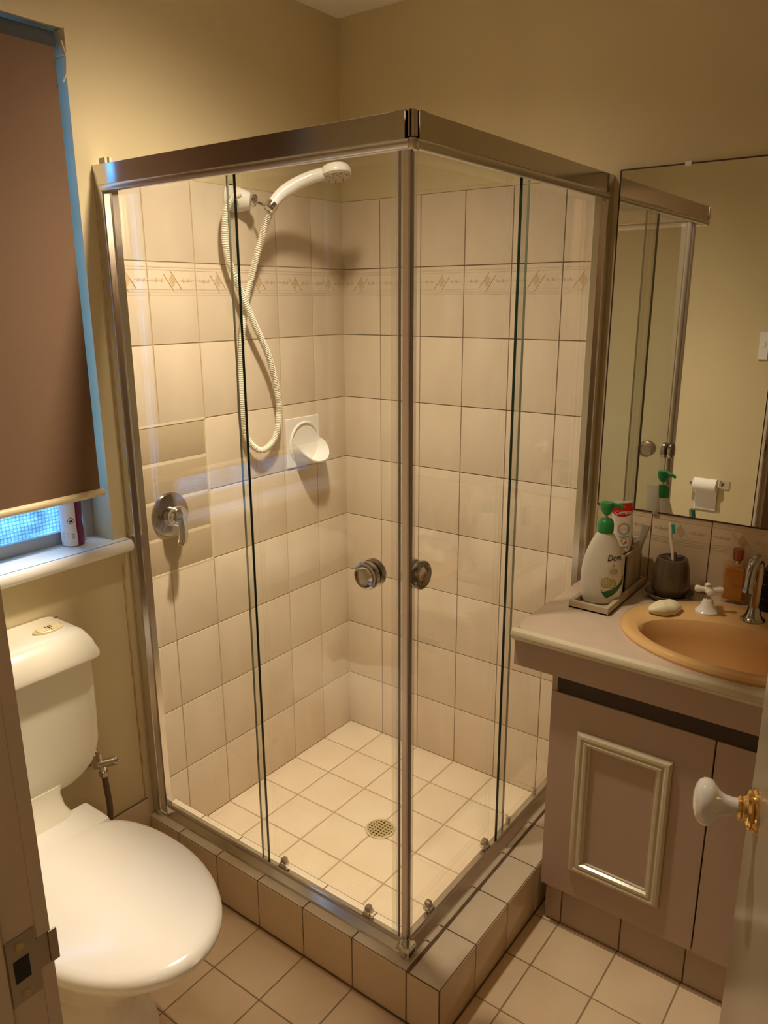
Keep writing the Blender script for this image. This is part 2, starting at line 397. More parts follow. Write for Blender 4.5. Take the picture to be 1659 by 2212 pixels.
# shower hob (tiled kerb) + shower floor
HX, HY, HZ = -0.90235, -0.9745, 0.1245
HXI, HYI = -0.806, -0.830
mb = MB()
mb.box(HX + .001, HXI, HY + .001, 0, ZF, HZ - .0012, GROUT_D); mb.box(HXI - .001, 0, HY + .001, HYI, ZF, HZ - .0012, GROUT_D)
for j in range(-6, 2):
    y1 = gy - j * PT; y0 = y1 - PT
    a, b = max(y0, HY), min(y1, 0)
    if b - a > .004:
        tile(mb, 'x', -1, HX + .002, a, b, ZF + .002, HZ - .001, HTILE)
        if j < 0: tile(mb, 'z', 1, HZ - .003, HX, HXI, a, b, HTILE_LIT)
mb.box(HX + .002, HX + .004, 0, 0, 0, 0, GROUT_D) if False else None
for i in range(-6, 1):
    x1 = gx - i * PT; x0 = x1 - PT
    a, b = max(x0, HX), min(x1, 0)
    if b - a > .004:
        tile(mb, 'y', -1, HY + .002, a, b, ZF + .002, HZ - .001, HTILE)
        tile(mb, 'z', 1, HZ - .003, a, b, HY, -0.8925, HTILE_LIT)
        tile(mb, 'z', 1, HZ - .003, max(a, HXI), b, -0.8925, HYI, HTILE_LIT)
mb.box(HX, -0.02, -0.8965, -0.889, HZ - .003, HZ + .0012, GROUT_D)
mb.box(HX - .0006, HX + .004, -0.8925, -0.8885, ZF, HZ, GROUT_D)
mb.box(HX - .0006, HX + .004, HY - .0006, HY + .003, ZF, HZ - .002, GROUT_D)
mb.box(HX - .0004, HX + .003, HY, -.893, HZ - .0045, HZ - .0018, GROUT_D)
# dark joint along the foot of the kerb
mb.box(HX - .003, HX + .002, HY - .003, 0, ZF, ZF + .0035, GROUT_D); mb.box(HX, 0, HY - .003, HY + .002, ZF, ZF + .0035, GROUT_D)
# inner faces
tile(mb, 'x', 1, HXI - .002, HYI, 0, 0, HZ, FTILE); tile(mb, 'y', 1, HYI - .002, HXI, 0, 0, HZ, FTILE)
hob = structure(mb, 'trim_1')
mb = MB(); mb.box(HXI, 0, HYI, 0, ZF, -0.0012, SGROUT)
for i in range(6):
    for j in range(6):
        tile(mb, 'z', 1, -.003, max(-(i + 1) * PT, HXI), -i * PT, max(-(j + 1) * PT, HYI), -j * PT, FTILE, g=.0022)
structure(mb, 'trim_2')
# old silicone / plaster strip on wall_left beside the screen
mb = MB()
pts = [(-0.908 + 0.0012 * math.sin(k * 2.1), -0.0005, 0.19 + k * 0.0275) for k in range(26)]
mb.tube(pts, [0.0026 + 0.0008 * math.sin(k * 3.7) for k in range(26)], STAIN, 8)
structure(mb, 'trim_3')
# the tan patch belongs to the tiling of wall_left
mb = MB()
mb.box(xa, xb + .001, -0.0016, 0, zb_ - .001, zt_ + .001, GROUT_L)
for k in range(4):
    z1 = zt_ - k * (PZ / 2); tile(mb, 'y', -1, 0, xa, xb, z1 - PZ / 2, z1, TAN, g=.0042, th=.0024)
mb.box(xb - .003, xb + .003, -.0033, 0, zb_, zt_, GROUT_L)
mb.box(xa, xb, -.0033, 0, zb_ - .003, zb_ + .003, GROUT_L); mb.box(xa, xb, -.0033, 0, zt_ - .003, zt_ + .003, GROUT_L)
structure(mb, 'tile_patch', wl)

# ---- window_1
mb = MB()  # aluminium frame
YG = 0.092
mb.box(WX1 - .03, WX1, YG - .012, YG + .02, WZ0, WZ1, WINALU, .002); mb.box(WX0, WX0 + .03, YG - .012, YG + .02, WZ0, WZ1, WINALU, .002)
mb.box(WX0 + .03, WX1 - .03, YG - .012, YG + .02, WZ0 + .02, 0.975, WINALU, .003); mb.box(WX0 + .03, WX1 - .03, YG - .012, YG + .02, WZ1 - .03, WZ1, WINALU, .002)
win = structure(mb, 'window_1')
mb = MB(); mb.box(WX0 + .02, WX1 - .02, YG, YG + .004, 0.97, WZ1 - .02, PANE); mb.obj('pane', win)
# sill with bullnose
mb = MB(); zt = 0.944; zb = 0.912; yf = -0.036
prof = [(YG - .005, zt), (yf + .012, zt)] + [(yf + .014 - .016 * math.sin(a), (zt + zb) / 2 + .016 * math.cos(a)) for a in [k * PI / 8 for k in range(0, 9)]] + [(YG - .005, zb)]
mb.prism([(a, b) for a, b in prof], 'x', WX1 - .001, WX0 + .001, SILLM, True)
# the ears in front of the wall
prof2 = [(0.0, zt), (yf + .012, zt)] + prof[2:-1] + [(0.0, zb)]
mb.prism(prof2, 'x', WX1 - .001, -0.893, SILLM, True)
structure(mb, 'window_sill', win)

# ================================================================== LIGHT FITTING
cl = thing('ceiling_light', (LAMP_POS[0], LAMP_POS[1], 2.333), 'round recessed downlight in the ceiling above the toilet side of the shower', 'light')
mb = MB(); n = 40
mb.lathe([(0.055, 2.333), (0.075, 2.333), (0.077, 2.327), (0.072, 2.322), (0.056, 2.322), (0.055, 2.333)], PLASTW, (LAMP_POS[0], LAMP_POS[1], 0), n, cap0=False, cap1=False)
mb.obj('bezel', cl)
ld = bpy.data.lights.new('downlight_beam', 'SPOT'); ld.energy = LAMP_W; ld.color = LAMP_COL; ld.spot_size = R(148); ld.spot_blend = 0.12; ld.shadow_soft_size = 0.045
lo = bpy.data.objects.new('downlight_beam', ld); COL.objects.link(lo); lo.location = LAMP_POS; lo.rotation_euler = LAMP_ROT
lo.parent = cl; lo.matrix_parent_inverse = cl.matrix_world.inverted()
ld.use_nodes = True; lt = ld.node_tree; em = [q for q in lt.nodes if q.type == 'EMISSION'][0]   # beam is strongest straight down
ltc = lt.nodes.new('ShaderNodeTexCoord'); lsp = lt.nodes.new('ShaderNodeSeparateXYZ'); lab = lt.nodes.new('ShaderNodeMath'); lab.operation = 'ABSOLUTE'
lpw = lt.nodes.new('ShaderNodeMath'); lpw.operation = 'POWER'; lpw.inputs[1].default_value = LAMP_POW
lt.links.new(ltc.outputs['Normal'], lsp.inputs[0]); lt.links.new(lsp.outputs[2], lab.inputs[0]); lt.links.new(lab.outputs[0], lpw.inputs[0]); lt.links.new(lpw.outputs[0], em.inputs['Strength'])
hd = bpy.data.lights.new('hall_fill_light', 'POINT'); hd.energy = HALL_FILL_W; hd.color = (1.0, 0.72, 0.45); hd.shadow_soft_size = 0.15  # unseen fill light, added to brighten kerb face and jamb through the doorway
ho = bpy.data.objects.new('hall_fill_light', hd); COL.objects.link(ho); ho.location = (-2.6, -2.6, 2.0)

# ================================================================== BLIND
YB = 0.004
bl = thing('roller_blind', (-1.27, YB, 2.06), 'dark brown fabric roller blind pulled down over the window', 'blind')
mb = MB(); mb.box(WX0 + .015, WX1 - .021, YB - .0008, YB + .0008, 1.078, 2.055, BLIND); mb.obj('fabric', bl)
mb = MB(); mb.tube([(WX0 + .012, YB + .012, 2.062), (WX1 - .02, YB + .012, 2.062)], 0.019, mat('blind_roll_grey', (0.05, 0.055, 0.06), 0.7), 24); mb.obj('roll', bl)
mb = MB()
mb.tube([(WX0 + .014, YB, 1.072), (WX1 - .013, YB, 1.072)], 0.0095, BARM, 20); mb.obj('bottom_bar', bl)
mb = MB(); mb.box(WX1 - .006, WX1 - .002, YB - .02, YB + .03, 2.035, 2.086, BARM, .002)
mb.tube([(WX1 - .010, YB - .012, 2.06), (WX1 - .008, YB - .022, 2.03), (WX1 - .012, YB - .022, 1.995), (WX1 - .018, YB - .016, 1.98)], 0.0022, BARM, 8)
mb.obj('bracket', bl)

# ================================================================== SHOWER ENCLOSURE
C0 = -0.885  # outer line
ZR0, ZR1 = 1.774, 1.823
se = thing('shower_enclosure', (C0, C0, HZ), 'square corner shower screen of clear glass with polished aluminium rails and chrome knobs', 'shower')
def swp(f):  # mirror a point across the x=y diagonal
    return lambda x, y, z: (y, x, z) if f else (x, y, z)
def swapbox(mb, f, x0, x1, y0, y1, z0, z1, m, bev=0):
    if f: mb.box(y0, y1, x0, x1, z0, z1, m, bev)
    else: mb.box(x0, x1, y0, y1, z0, z1, m, bev)
for f in (0, 1):
    # top rail
    mb = MB()
    swapbox(mb, f, C0, C0 + .045, -0.868, -0.002, ZR0 + .006, ZR1, ALU, .0012)
    swapbox(mb, f, C0 - .001, C0 + .045, -0.868, -0.846, ZR0 + .004, ZR1 + .0012, ALU, .0012)
    prof = [(C0 + .0035 + .0085 * math.cos(a), ZR0 - .002 + .009 * math.sin(a)) for a in [k * PI / 9 for k in range(18)]]
    rings = [[swp(f)(a, w, b) for a, b in prof] for w in (-0.876, -0.03)]
    mb.loft(rings, ALUM)
    mb.obj('top_rail', se)
    # wall channel
    mb = MB(); swapbox(mb, f, C0 + .001, C0 + .036, -0.030, -0.0035, HZ, ZR1 - .001, ALU, .004); swapbox(mb, f, C0 + .012, C0 + .030, -0.048, -0.028, HZ, ZR0, ALU, .001)
    mb.obj('wall_channel', se)
    # bottom rail: sloping outer face and upstand
    mb = MB(); e = C0 + .008
    pr = [(e, HZ), (e + .002, HZ + .006), (e + .016, HZ + .016), (e + .016, HZ + .026), (e + .019, HZ + .028), (e + .021, HZ + .022), (e + .034, HZ + .022), (e + .036, HZ + .010), (e + .046, HZ + .006), (e + .046, HZ)]
    mb.loft([[swp(f)(a, w, b) for a, b in pr] for w in (e + .004 if 1 else 0, -0.006)], ALU, smooth=False)
    mb.obj('bottom_rail', se)
    # fixed panel (outer plane) and its dark polished edge
    XF = C0 + .028; gap_end = -0.432 if not f else -0.447
    gp = MB(); swapbox(gp, f, XF - .003, XF + .003, gap_end, -0.02, HZ + .018, ZR0 + .02, GLASS)
    fp = gp.obj('fixed_panel', se)
    mb = MB(); swapbox(mb, f, XF - .0031, XF + .0031, gap_end - .0012, gap_end, HZ + .018, ZR0 + .02, GEDGE); mb.obj('glass_edge', fp)
    # sliding door (inner plane)
    XS = C0 + .042; s0, s1 = -0.838, (-0.397 if not f else -0.385)
    gp = MB(); swapbox(gp, f, XS - .0025, XS + .0025, s0, s1, HZ + .012, ZR0 + .02, GLASS)
    sd = gp.obj('sliding_door', se)
    mb = MB(); swapbox(mb, f, XS - .0026, XS + .0026, s1, s1 + .0012, HZ + .012, ZR0 + .02, mat('pale_glass_edge', (0.22, 0.24, 0.17), 0.2)); mb.obj('glass_edge', sd)
    # meeting stile at the corner: ribbed aluminium and clear seal
    mb = MB()
    for a_, b_, pr_, m_ in (((-.826, -.810, .003, SEAL), (-.8278, -.826, .002, DARK), (-.8385, -.8278, .011, STILEM), (-.8405, -.8385, .006, DARK), (-.8475, -.8405, .009, STILET)) if not f else ((-.824, -.817, .003, SEAL), (-.8258, -.824, .002, DARK), (-.8345, -.8258, .010, STILEM), (-.838, -.8345, .005, DARK), (-.846, -.838, .010, STILEM))):
        swapbox(mb, f, XS - pr_, XS + .004, a_, b_, HZ + .012, ZR0, m_)
    if not f: mb.box(-.8535, -.8475, -.8535, -.8475, HZ + .012, ZR0, STILET, .001)
    mb.obj('door_stile', sd)
    # round knob
    ky, kz = (-0.755, 0.990) if not f else (-0.806, 0.998)
    nrm = (-1, 0, 0) if not f else (0, -1, 0)
    for s_ in (1, -1):
        mb = MB(); cpt = swp(f)(XS - .003 * s_, ky, kz)
        mb.lathe([(0.024, 0), (0.0285, 0.002), (0.0295, 0.006), (0.0295, 0.012), (0.027, 0.0155), (0.0235, 0.0165), (0.021, 0.0145), (0.017, 0.0125), (0.008, 0.0118), (0.0005, 0.0116)], DCHROME, (0, 0, 0), 44, frame(cpt, Vector(nrm) * s_))
        mb.obj('door_knob', sd)
    # bottom guides and top rollers
    for w in ((-0.474, -0.742) if not f else (-0.75, -0.485)):
        mb = MB()
        swapbox(mb, f, XS - .013, XS + .009, w - .010, w + .010, HZ + .024, HZ + .040, CHROME, .005)
        swapbox(mb, f, XS - .010, XS + .006, w - .007, w + .007, HZ + .036, HZ + .050, STEEL, .004)
        swapbox(mb, f, XS - .014, XS - .009, w - .011, w + .011, HZ + .006, HZ + .032, STEEL, .001)
        mb.obj('guide', sd)
    if f:
        for w in (-0.350, -0.190):
            mb = MB(); swapbox(mb, f, XS - .004, XS + .006, w - .006, w + .006, HZ + .012, HZ + .034, STEEL, .002); mb.obj('panel_clip', se)
# corner joiner at the head and at the foot
mb = MB()
mb.box(C0 - .0015, C0 + .010, C0 - .0015, C0 + .010, ZR0 + .008, ZR1 - .001, STILED, .0005); mb.box(C0 - .002, C0, C0 + .003, C0 + .0065, ZR0 + .008, ZR1 - .001, BLACK)
mb.box(C0 - .002, C0 + .02, C0 - .002, C0 + .02, ZR0 - .013, ZR0 + .008, ALU, .006)
mb.obj('head_joiner', se)
mb = MB()
mb.box(C0 + .004, C0 + .034, C0 + .004, C0 + .034, HZ, HZ + .03, CHROME, .005); mb.lathe([(.005, 0), (.005, .004), (.003, .006)], STEEL, n=16, mtx=frame((C0 + .004, C0 + .016, HZ + .012), (-1, 0, 0)))
mb.obj('foot_joiner', se)
mb = MB(); mb.box(-.872, -.866, -.05, -.028, ZR1, ZR1 + .014, BARM, .001); mb.box(-.884, -.878, -.05, -.028, ZR1, ZR1 + .012, BARM, .001); mb.obj('rail_clip', se)

# ================================================================== SHOWER FITTINGS
# mixer
mx = thing('shower_mixer', (-0.749, -0.0035, 0.972), 'chrome shower mixer with round plate and lever pointing down on the tan tiles', 'tap')
fm = frame((-0.749, -0.0025, 0.972), (0, -1, 0), (1, 0, 0))
mb = MB(); mb.lathe([(0.0005, .012), (0.02, .0125), (0.045, .0105), (0.0575, .006), (0.0605, .001), (0.0605, -.001)], DCHROME, (0, 0, 0), 56, fm, cap0=False); mb.obj('cover_plate', mx)
mb = MB(); mb.lathe([(0.030, .008), (0.030, .03), (0.0285, .040), (0.024, .046), (0.012, .050), (0.0005, .051)], CHROME, (0, 0, 0), 40, fm); mb.obj('cartridge_cap', mx)
mb = MB()
lp = catmull([(-0.748, -.046, .974), (-0.752, -.056, .950), (-0.758, -.063, .925), (-0.766, -.066, .903)], .004)
rings = []
for i, p in enumerate(lp):
    t = i / (len(lp) - 1); w = .011 + .006 * math.sin(t * PI / 2) if t < .92 else .017 * math.sqrt(max(0.02, 1 - ((t - .92) / .085) ** 2)); h = .007 * (1 - .35 * t)
    rings.append([(p.x + w * math.cos(a), p.y + h * math.sin(a), p.z + .3 * h * math.sin(a)) for a in [2 * PI * k / 20 for k in range(20)]])
mb.loft(rings, CHROME); mb.obj('lever', mx)
# soap holder (half dome)
so = thing('soap_holder', (-0.21, -0.003, 1.09), 'white ceramic soap holder let into the tiled wall below the hose', 'soap dish')
mb = MB()
sx0, sx1, sz0, sz1 = -0.293, -0.141, 1.017, 1.172
mb.box(sx0, sx1, -.0075, 0, sz0, sz1, PORC, .003)
mb.obj('back_plate', so)
mb = MB(); nU, nV = 28, 12; scx = -0.213; top = 1.152
rings = []
for j in range(nV + 1):
    tz = j / nV  # from bottom centre up the scoop
    ring = []
    for i in range(nU + 1):
        a = PI + PI * i / nU          # lower half circle on the wall
        rr = .064
        bx = scx + rr * math.cos(a); bz = 1.086 + rr * math.sin(a)
        d = .068 * math.sin(PI * i / nU) ** .55 * tz
        ring.append((bx + (.012 * tz if i > nU / 2 else 0) * math.sin(PI * i / nU), -.006 - d, bz + .012 * tz * tz))
    rings.append(ring)
th = .0042
inner = [[(x, y - 0.0005, z + th) for x, y, z in r] for r in rings]
vo = [[mb.bm.verts.new(p) for p in r] for r in rings]; vi = [[mb.bm.verts.new(p) for p in r] for r in inner]
for j in range(nV):
    for i in range(nU):
        mb.face([vo[j][i], vo[j][i + 1], vo[j + 1][i + 1], vo[j + 1][i]], PORC, True); mb.face([vi[j][i], vi[j + 1][i], vi[j + 1][i + 1], vi[j][i + 1]], PORC, True)
for i in range(nU): mb.face([vo[nV][i], vo[nV][i + 1], vi[nV][i + 1], vi[nV][i]], PORC, True)
mb.obj('scoop', so)
mb = MB(); ring = [(scx + .066 * math.cos(a), -.0085, 1.088 + .066 * math.sin(a)) for a in [2 * PI * k / 48 for k in range(49)]]
mb.tube(ring, .004, PORC, 8); mb.obj('rim', so)

# hand shower: bracket, hose, handset
sh = thing('hand_shower', (-0.455, 0, 1.79), 'white hand shower on a wall bracket with long ribbed hose looping down', 'shower')
mb = MB()
ax = Vector((.62, -.78, -.10)).normalized()
base = Vector((-0.458, 0.002, 1.790))
mb.lathe([(0.036, 0), (0.0355, .012), (0.033, .03), (0.029, .045), (0.025, .058), (0.021, .066), (0.0005, .068)], PLASTW, (0, 0, 0), 36, frame(base - ax * .018, ax))
for v in mb.bm.verts: v.co.y = min(v.co.y, -.0035)
mb.obj('wall_bracket', sh)
mb = MB(); kb = Vector((-.435, -.050, 1.786))
mb.lathe([(0.006, -.004), (0.016, 0), (0.0165, .006), (0.014, .010), (0.009, .012), (0.0005, .0125)], CHROME, (0, 0, 0), 28, frame(kb, (.55, -.8, -.2)))
mb.tube([kb + Vector((.01, -.012, -.006)), (-.425, -.085, 1.772), (-.428, -.10, 1.768)], .004, CHROME, 12)
mb.obj('swivel_arm', sh)
hold = Vector((-.423, -.104, 1.766)); hdir = (Vector((-.395, -.112, 1.800)) - hold).normalized()
mb = MB(); mb.lathe([(0.0115, -.012), (0.0145, -.010), (0.0165, 0), (0.0165, .012), (0.0135, .013)], CHROME, (0, 0, 0), 28, frame(hold, hdir)); mb.obj('holder', sh)
mb = MB()
hp = catmull([(-.4195, -.105, 1.770), (-.406, -.109, 1.786), (-.385, -.118, 1.806), (-.352, -.138, 1.829), (-.322, -.162, 1.846), (-.298, -.182, 1.855)], .005)
k = len(hp) - 1
mb.tube(hp, [.0140 + .0045 * min(1, i / k * 2.2) - .0020 * (i / k) for i in range(k + 1)], PLASTW, 24)
hc = Vector((-.270, -.205, 1.861)); hn = Vector((-.10, -.22, -.95)).normalized()
fm = frame(hc + hn * .012, -hn)
mb.lathe([(0.0005, .030), (0.024, .029), (0.036, .025), (0.0415, .017), (0.0430, .008), (0.0425, .002), (0.040, 0)], PLASTW, (0, 0, 0), 44, fm)
hs = mb.obj('handset', sh)
mb = MB()
mb.lathe([(0.0395, .001), (0.037, -.003), (0.0005, -.0035)], mat('spray_face_grey', (0.55, 0.48, 0.36), 0.4), (0, 0, 0), 40, fm)
for rr, cnt in ((.011, 6), (.021, 12), (.031, 18)):
    for q in range(cnt):
        a = 2 * PI * q / cnt; mb.lathe([(.0018, -.003), (.0014, -.0065), (.0003, -.007)], HOSEM if q % 2 else STEEL, (rr * math.cos(a), rr * math.sin(a), 0), 6, fm)
mb.obj('spray_face', hs)
mb = MB()
HP = [(-0.480, -0.046, 1.797), (-0.502, -0.045, 1.786), (-0.524, -0.04, 1.748), (-0.528, -0.035, 1.679), (-0.517, -0.033, 1.633), (-0.497, -0.033, 1.586), (-0.447, -0.04, 1.475), (-0.39, -0.04, 1.37), (-0.357, -0.035, 1.274), (-0.346, -0.03, 1.204), (-0.368, -0.03, 1.13), (-0.42, -0.03, 1.1), (-0.461, -0.025, 1.122), (-0.478, -0.02, 1.165), (-0.483, -0.018, 1.271), (-0.471, -0.018, 1.412), (-0.45, -0.022, 1.525), (-0.428, -0.05, 1.647), (-0.420, -0.078, 1.718), (-0.4225, -0.103, 1.758)]
hpt = catmull(HP, .0013)
mb.tube(hpt, [.0083 + (.0013 if i % 4 in (0, 1) else -.0007) for i in range(len(hpt))], HOSEM, 12)
mb.obj('hose', sh)
# drain
dr = thing('floor_drain', (-0.434, -0.466, 0.0), 'round brass floor drain grate set in the shower floor tiles', 'drain')
mb = MB(); mb.lathe([(0.039, .0005), (0.045, .0005), (0.0455, .0022), (0.044, .0035), (0.039, .0035), (0.0385, .0022)], mat('drain_ring', (0.72, 0.62, 0.42), 0.3, metal=0.3), (-0.434, -0.466, 0), 40, cap0=False, cap1=False); mb.obj('ring', dr)
mb = MB(); mb.lathe([(0.0005, .0008), (0.039, .0008)], mat('drain_hole_dark', (0.05, 0.03, 0.015), 0.6), (-0.434, -0.466, 0), 32, cap0=False)
DB = mat('drain_brass', (0.60, 0.49, 0.26), 0.3, metal=0.4)
for k in range(-3, 4):
    o_ = k * .0108; h = math.sqrt(max(0, .038 ** 2 - o_ ** 2))
    mb.box(-0.434 - h, -0.434 + h, -0.466 + o_ - .0026, -0.466 + o_ + .0026, .001, .0030, DB)
    mb.box(-0.434 + o_ - .0026, -0.434 + o_ + .0026, -0.466 - h, -0.466 + h, .001, .0031, DB)
mb.obj('grate', dr)

# ================================================================== TOILET
tx = -1.31
to = thing('toilet', (tx, -0.42, ZF), 'white toilet with closed lid and cream plastic cistern on the wall under the window', 'toilet')
def egg(cy, half, front, back, z, n=64, shift=0, p=2.0):
    out = []
    for i in range(n):
        a = 2 * PI * i / n; c, s_ = math.cos(a), math.sin(a)
        sx_ = math.copysign(abs(c) ** (2 / (p if s_ < 0 else 5.5)), c)
        out.append((tx + shift + half * sx_, cy + (back if s_ > 0 else front) * math.copysign(abs(s_) ** (2 / (p if s_ < 0 else 2.2)), s_), z))
    return out
lidegg = lambda *a: egg(*a, shift=-.008)
# lid
mb = MB(); lz = 0.402
mb.loft([lidegg(-.44, .174, .268, .186, lz - .038), lidegg(-.44, .181, .276, .190, lz - .035), lidegg(-.44, .186, .282, .192, lz - .025), lidegg(-.44, .1865, .283, .192, lz - .016), lidegg(-.44, .183, .278, .191, lz - .007), lidegg(-.44, .176, .270, .188, lz - .002), lidegg(-.44, .166, .258, .18, lz), lidegg(-.44, .12, .20, .14, lz + .001), lidegg(-.44, .06, .1, .07, lz + .0015)], PLASTW)
lid = mb.obj('lid', to)
mb = MB(); mb.box(tx - .135, tx + .135, -.262, -.165, lz - .030, lz - .001, PLASTW, .008); mb.obj('hinge_block', to)
mb = MB(); mb.loft([egg(-.44, .150, .250, .18, lz - .050), egg(-.44, .164, .264, .185, lz - .047), egg(-.44, .164, .264, .185, lz - .038)], PLASTW); mb.obj('seat', to)
# bowl and pedestal
mb = MB(); z0 = ZF
mb.loft([egg(-.30, .120, .20, .25, z0), egg(-.30, .122, .205, .25, z0 + .012), egg(-.30, .112, .185, .24, z0 + .03), egg(-.30, .095, .150, .235, z0 + .09), egg(-.31, .093, .155, .24, z0 + .15), egg(-.34, .108, .19, .24, z0 + .21), egg(-.37, .124, .225, .25, z0 + .28), egg(-.41, .140, .238, .24, z0 + .33), egg(-.43, .150, .240, .22, z0 + .368)], PORC)
mb.box(tx - .105, tx + .105, -.30, -.02, .23, .375, PORC, .03, seg=5)
mb.obj('bowl', to)
# neck between pan and cistern
mb = MB()
def rr(w, y0, y1, z, r=.03, cx=None, n=8):
    cx = tx if cx is None else cx; out = []
    for qx, qy, a0 in ((1, 1, 0), (-1, 1, 90), (-1, -1, 180), (1, -1, 270)):
        for k in range(n):
            a = R(a0 + 90 * k / (n - 1)); out.append((cx + qx * (w - r) + r * math.cos(a), (y1 - r if qy > 0 else y0 + r) + r * math.sin(a), z))
    return out
mb.loft([rr(.105, -.25, -.01, .33), rr(.103, -.235, -.01, .372), rr(.098, -.205, -.01, .39), rr(.090, -.175, -.01, .415), rr(.094, -.155, -.01, .44), rr(.105, -.150, -.01, .462)], CISTM); mb.obj('neck', to)
# cistern body: rounded lower corners
ct = MB(); W2 = .206
rings = []
for z, w, y in ((.440, .112, .135), (.446, .136, .142), (.458, .160, .146), (.476, .181, .149), (.500, .195, .150), (.530, .203, .151), (.60, .206, .151), (.70, .207, .151), (.765, .207, .151)):
    rings.append(rr(w, -y, -.004, z, .022))
ct.loft(rings, CISTM); cis = ct.obj('cistern', to)
mb = MB()
mb.loft([rr(.212, -.172, -.004, .742, .02), rr(.2155, -.1755, -.003, .746, .022), rr(.2155, -.1755, -.003, .756, .022), rr(.209, -.160, -.003, .782, .022), rr(.201, -.142, -.003, .800, .022), rr(.192, -.132, -.003, .8065, .022), rr(.17, -.11, -.02, .8075, .022)], CISTM)
cl2 = mb.obj('cistern_lid', to)
mb = MB(); bx, by = -1.168, -.083
mb.lathe([(.036, -.001), (.036, .005), (.033, .0065), (.031, .004)], BUTT, (bx, by, .807), 36, sx=1, sy=.52)
mb.box(bx - .028, bx - .002, by - .012, by + .012, .808, .8155, BUTT, .004); mb.box(bx + .002, bx + .028, by - .012, by + .012, .808, .8155, BUTT, .004)
for d in (-.006, 0, .006): mb.box(bx + d - .0008, bx + d + .0008, by - .006, by + .006, .815, .8162, BLACK)
mb.obj('flush_button', cl2)
mb = MB(); mb.lathe([(.0045, 0), (.0045, .0015), (.002, .002)], STEEL, (-1.118, -.03, .807), 14); mb.obj('screw', cl2)
# stop valve and hose
sv = thing('stop_valve', (-1.056, 0, .39), 'chrome toilet stop valve on the wall beside the cistern with a dark flexible hose', 'valve')
mb = MB()
mb.lathe([(.026, 0), (.024, .004), (.012, .007), (.011, .02)], CHROME, n=28, mtx=frame((-1.062, -.001, .392), (0, -1, 0)))
mb.tube([(-1.062, -.015, .392), (-1.060, -.055, .392)], .011, CHROME, 20); mb.tube([(-1.075, -.05, .396), (-1.028, -.052, .384)], .0115, CHROME, 20)
mb.tube([(-1.058, -.052, .392), (-1.056, -.054, .358)], .009, CHROME, 16); mb.tube([(-1.056, -.054, .372), (-1.056, -.054, .358)], .012, CHROME, 6); mb.obj('valve_body', sv)
mb = MB(); mb.lathe([(.004, 0), (.009, .002), (.0125, .010), (.010, .014), (.003, .016)], CHROME, n=20, mtx=frame((-1.030, -.052, .384), (1, -.04, -.25)))
mb.obj('end_cap', sv)
mb = MB(); mb.box(-1.068, -1.062, -.062, -.042, .400, .428, CHROME, .003); mb.obj('handle', sv)
mb = MB(); hh = catmull([(-1.056, -.054, .360), (-1.055, -.058, .32), (-1.060, -.07, .26), (-1.085, -.085, .20), (-1.13, -.10, .17), (-1.2, -.1, .2)], .004)
mb.tube(hh, [.0072 + .0006 * (i % 2) for i in range(len(hh))], mat('braided_brown_hose', (0.13, 0.085, 0.055), 0.6), 10); mb.obj('flexible_hose', sv)

# ================================================================== VANITY
va = thing('vanity_cabinet', (-.45, -1.4, ZF), 'dusty pink bathroom vanity cabinet with cream beaded panels under the worktop', 'cabinet')
YL = -0.995; YR = -1.855; XD = -0.462
mb = MB()
mb.box(XD + .02, -.004, YL - .018, YL - .002, .088, .755, PINK); mb.box(XD + .02, -.004, YR, YR + .016, .088, .755, PINK); mb.box(XD + .02, -.004, YR + .016, YL - .018, .088, .104, PINK); mb.box(-.012, -.004, YR + .016, YL - .018, .104, .60, PINK)
mb.obj('carcass', va)
mb = MB(); mb.box(-.484, -.458, YR, -.905, .690, .7605, PINK, .001); mb.obj('apron', va)
mb = MB(); mb.box(XD + .004, XD + .026, YR, -1.008, .630, .695, mat('finger_pull_painted_shade', (0.06, 0.038, 0.028), 0.6)); mb.obj('finger_pull', va)  # near-black board: shade inside the recess is put into its colour
mb = MB(); mb.box(XD + .003, XD + .02, -1.008, YL, .62, .69, PINK); mb.obj('end_stile', va)
def bead(mb, y0, y1, z0, z1):
    prof = [(0, -.013), (.006, -.013), (.0115, -.009), (.0125, -.004), (.009, 0), (.012, .004), (.011, .008), (.005, .0105), (.0045, .013), (0, .014)]
    # sweep round the rectangle; first coordinate is proud of the door, second across the bead (outwards negative)
    cor = [(y0, z0, 1, 1), (y1, z0, -1, 1), (y1, z1, -1, -1), (y0, z1, 1, -1)]
    rings = [[(XD - p[0], cy + sy_ * 1.28 * (p[1] + .013), cz + sz_ * 1.28 * (p[1] + .013)) for p in prof] for cy, cz, sy_, sz_ in cor]
    rings.append(rings[0]); mb.loft(rings, MOULD, False, False, False, closed=False)
for y0, y1, a, b in ((-1.3625, YL, -1.284, -1.067), (-1.80, -1.3655, -1.724, -1.445)):
    mb = MB(); mb.box(XD, XD + .018, y0, y1, .104, .640, PINK, .0015); d = mb.obj('door', va)
    mb = MB(); bead(mb, a, b, .181, .559); mb.obj('moulding', d)
# tiled plinth
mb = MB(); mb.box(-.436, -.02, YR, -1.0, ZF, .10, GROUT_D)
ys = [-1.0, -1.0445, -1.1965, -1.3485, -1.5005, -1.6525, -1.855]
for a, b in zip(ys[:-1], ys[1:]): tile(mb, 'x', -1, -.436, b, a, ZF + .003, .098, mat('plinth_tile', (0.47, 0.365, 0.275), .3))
mb.obj('plinth', va)

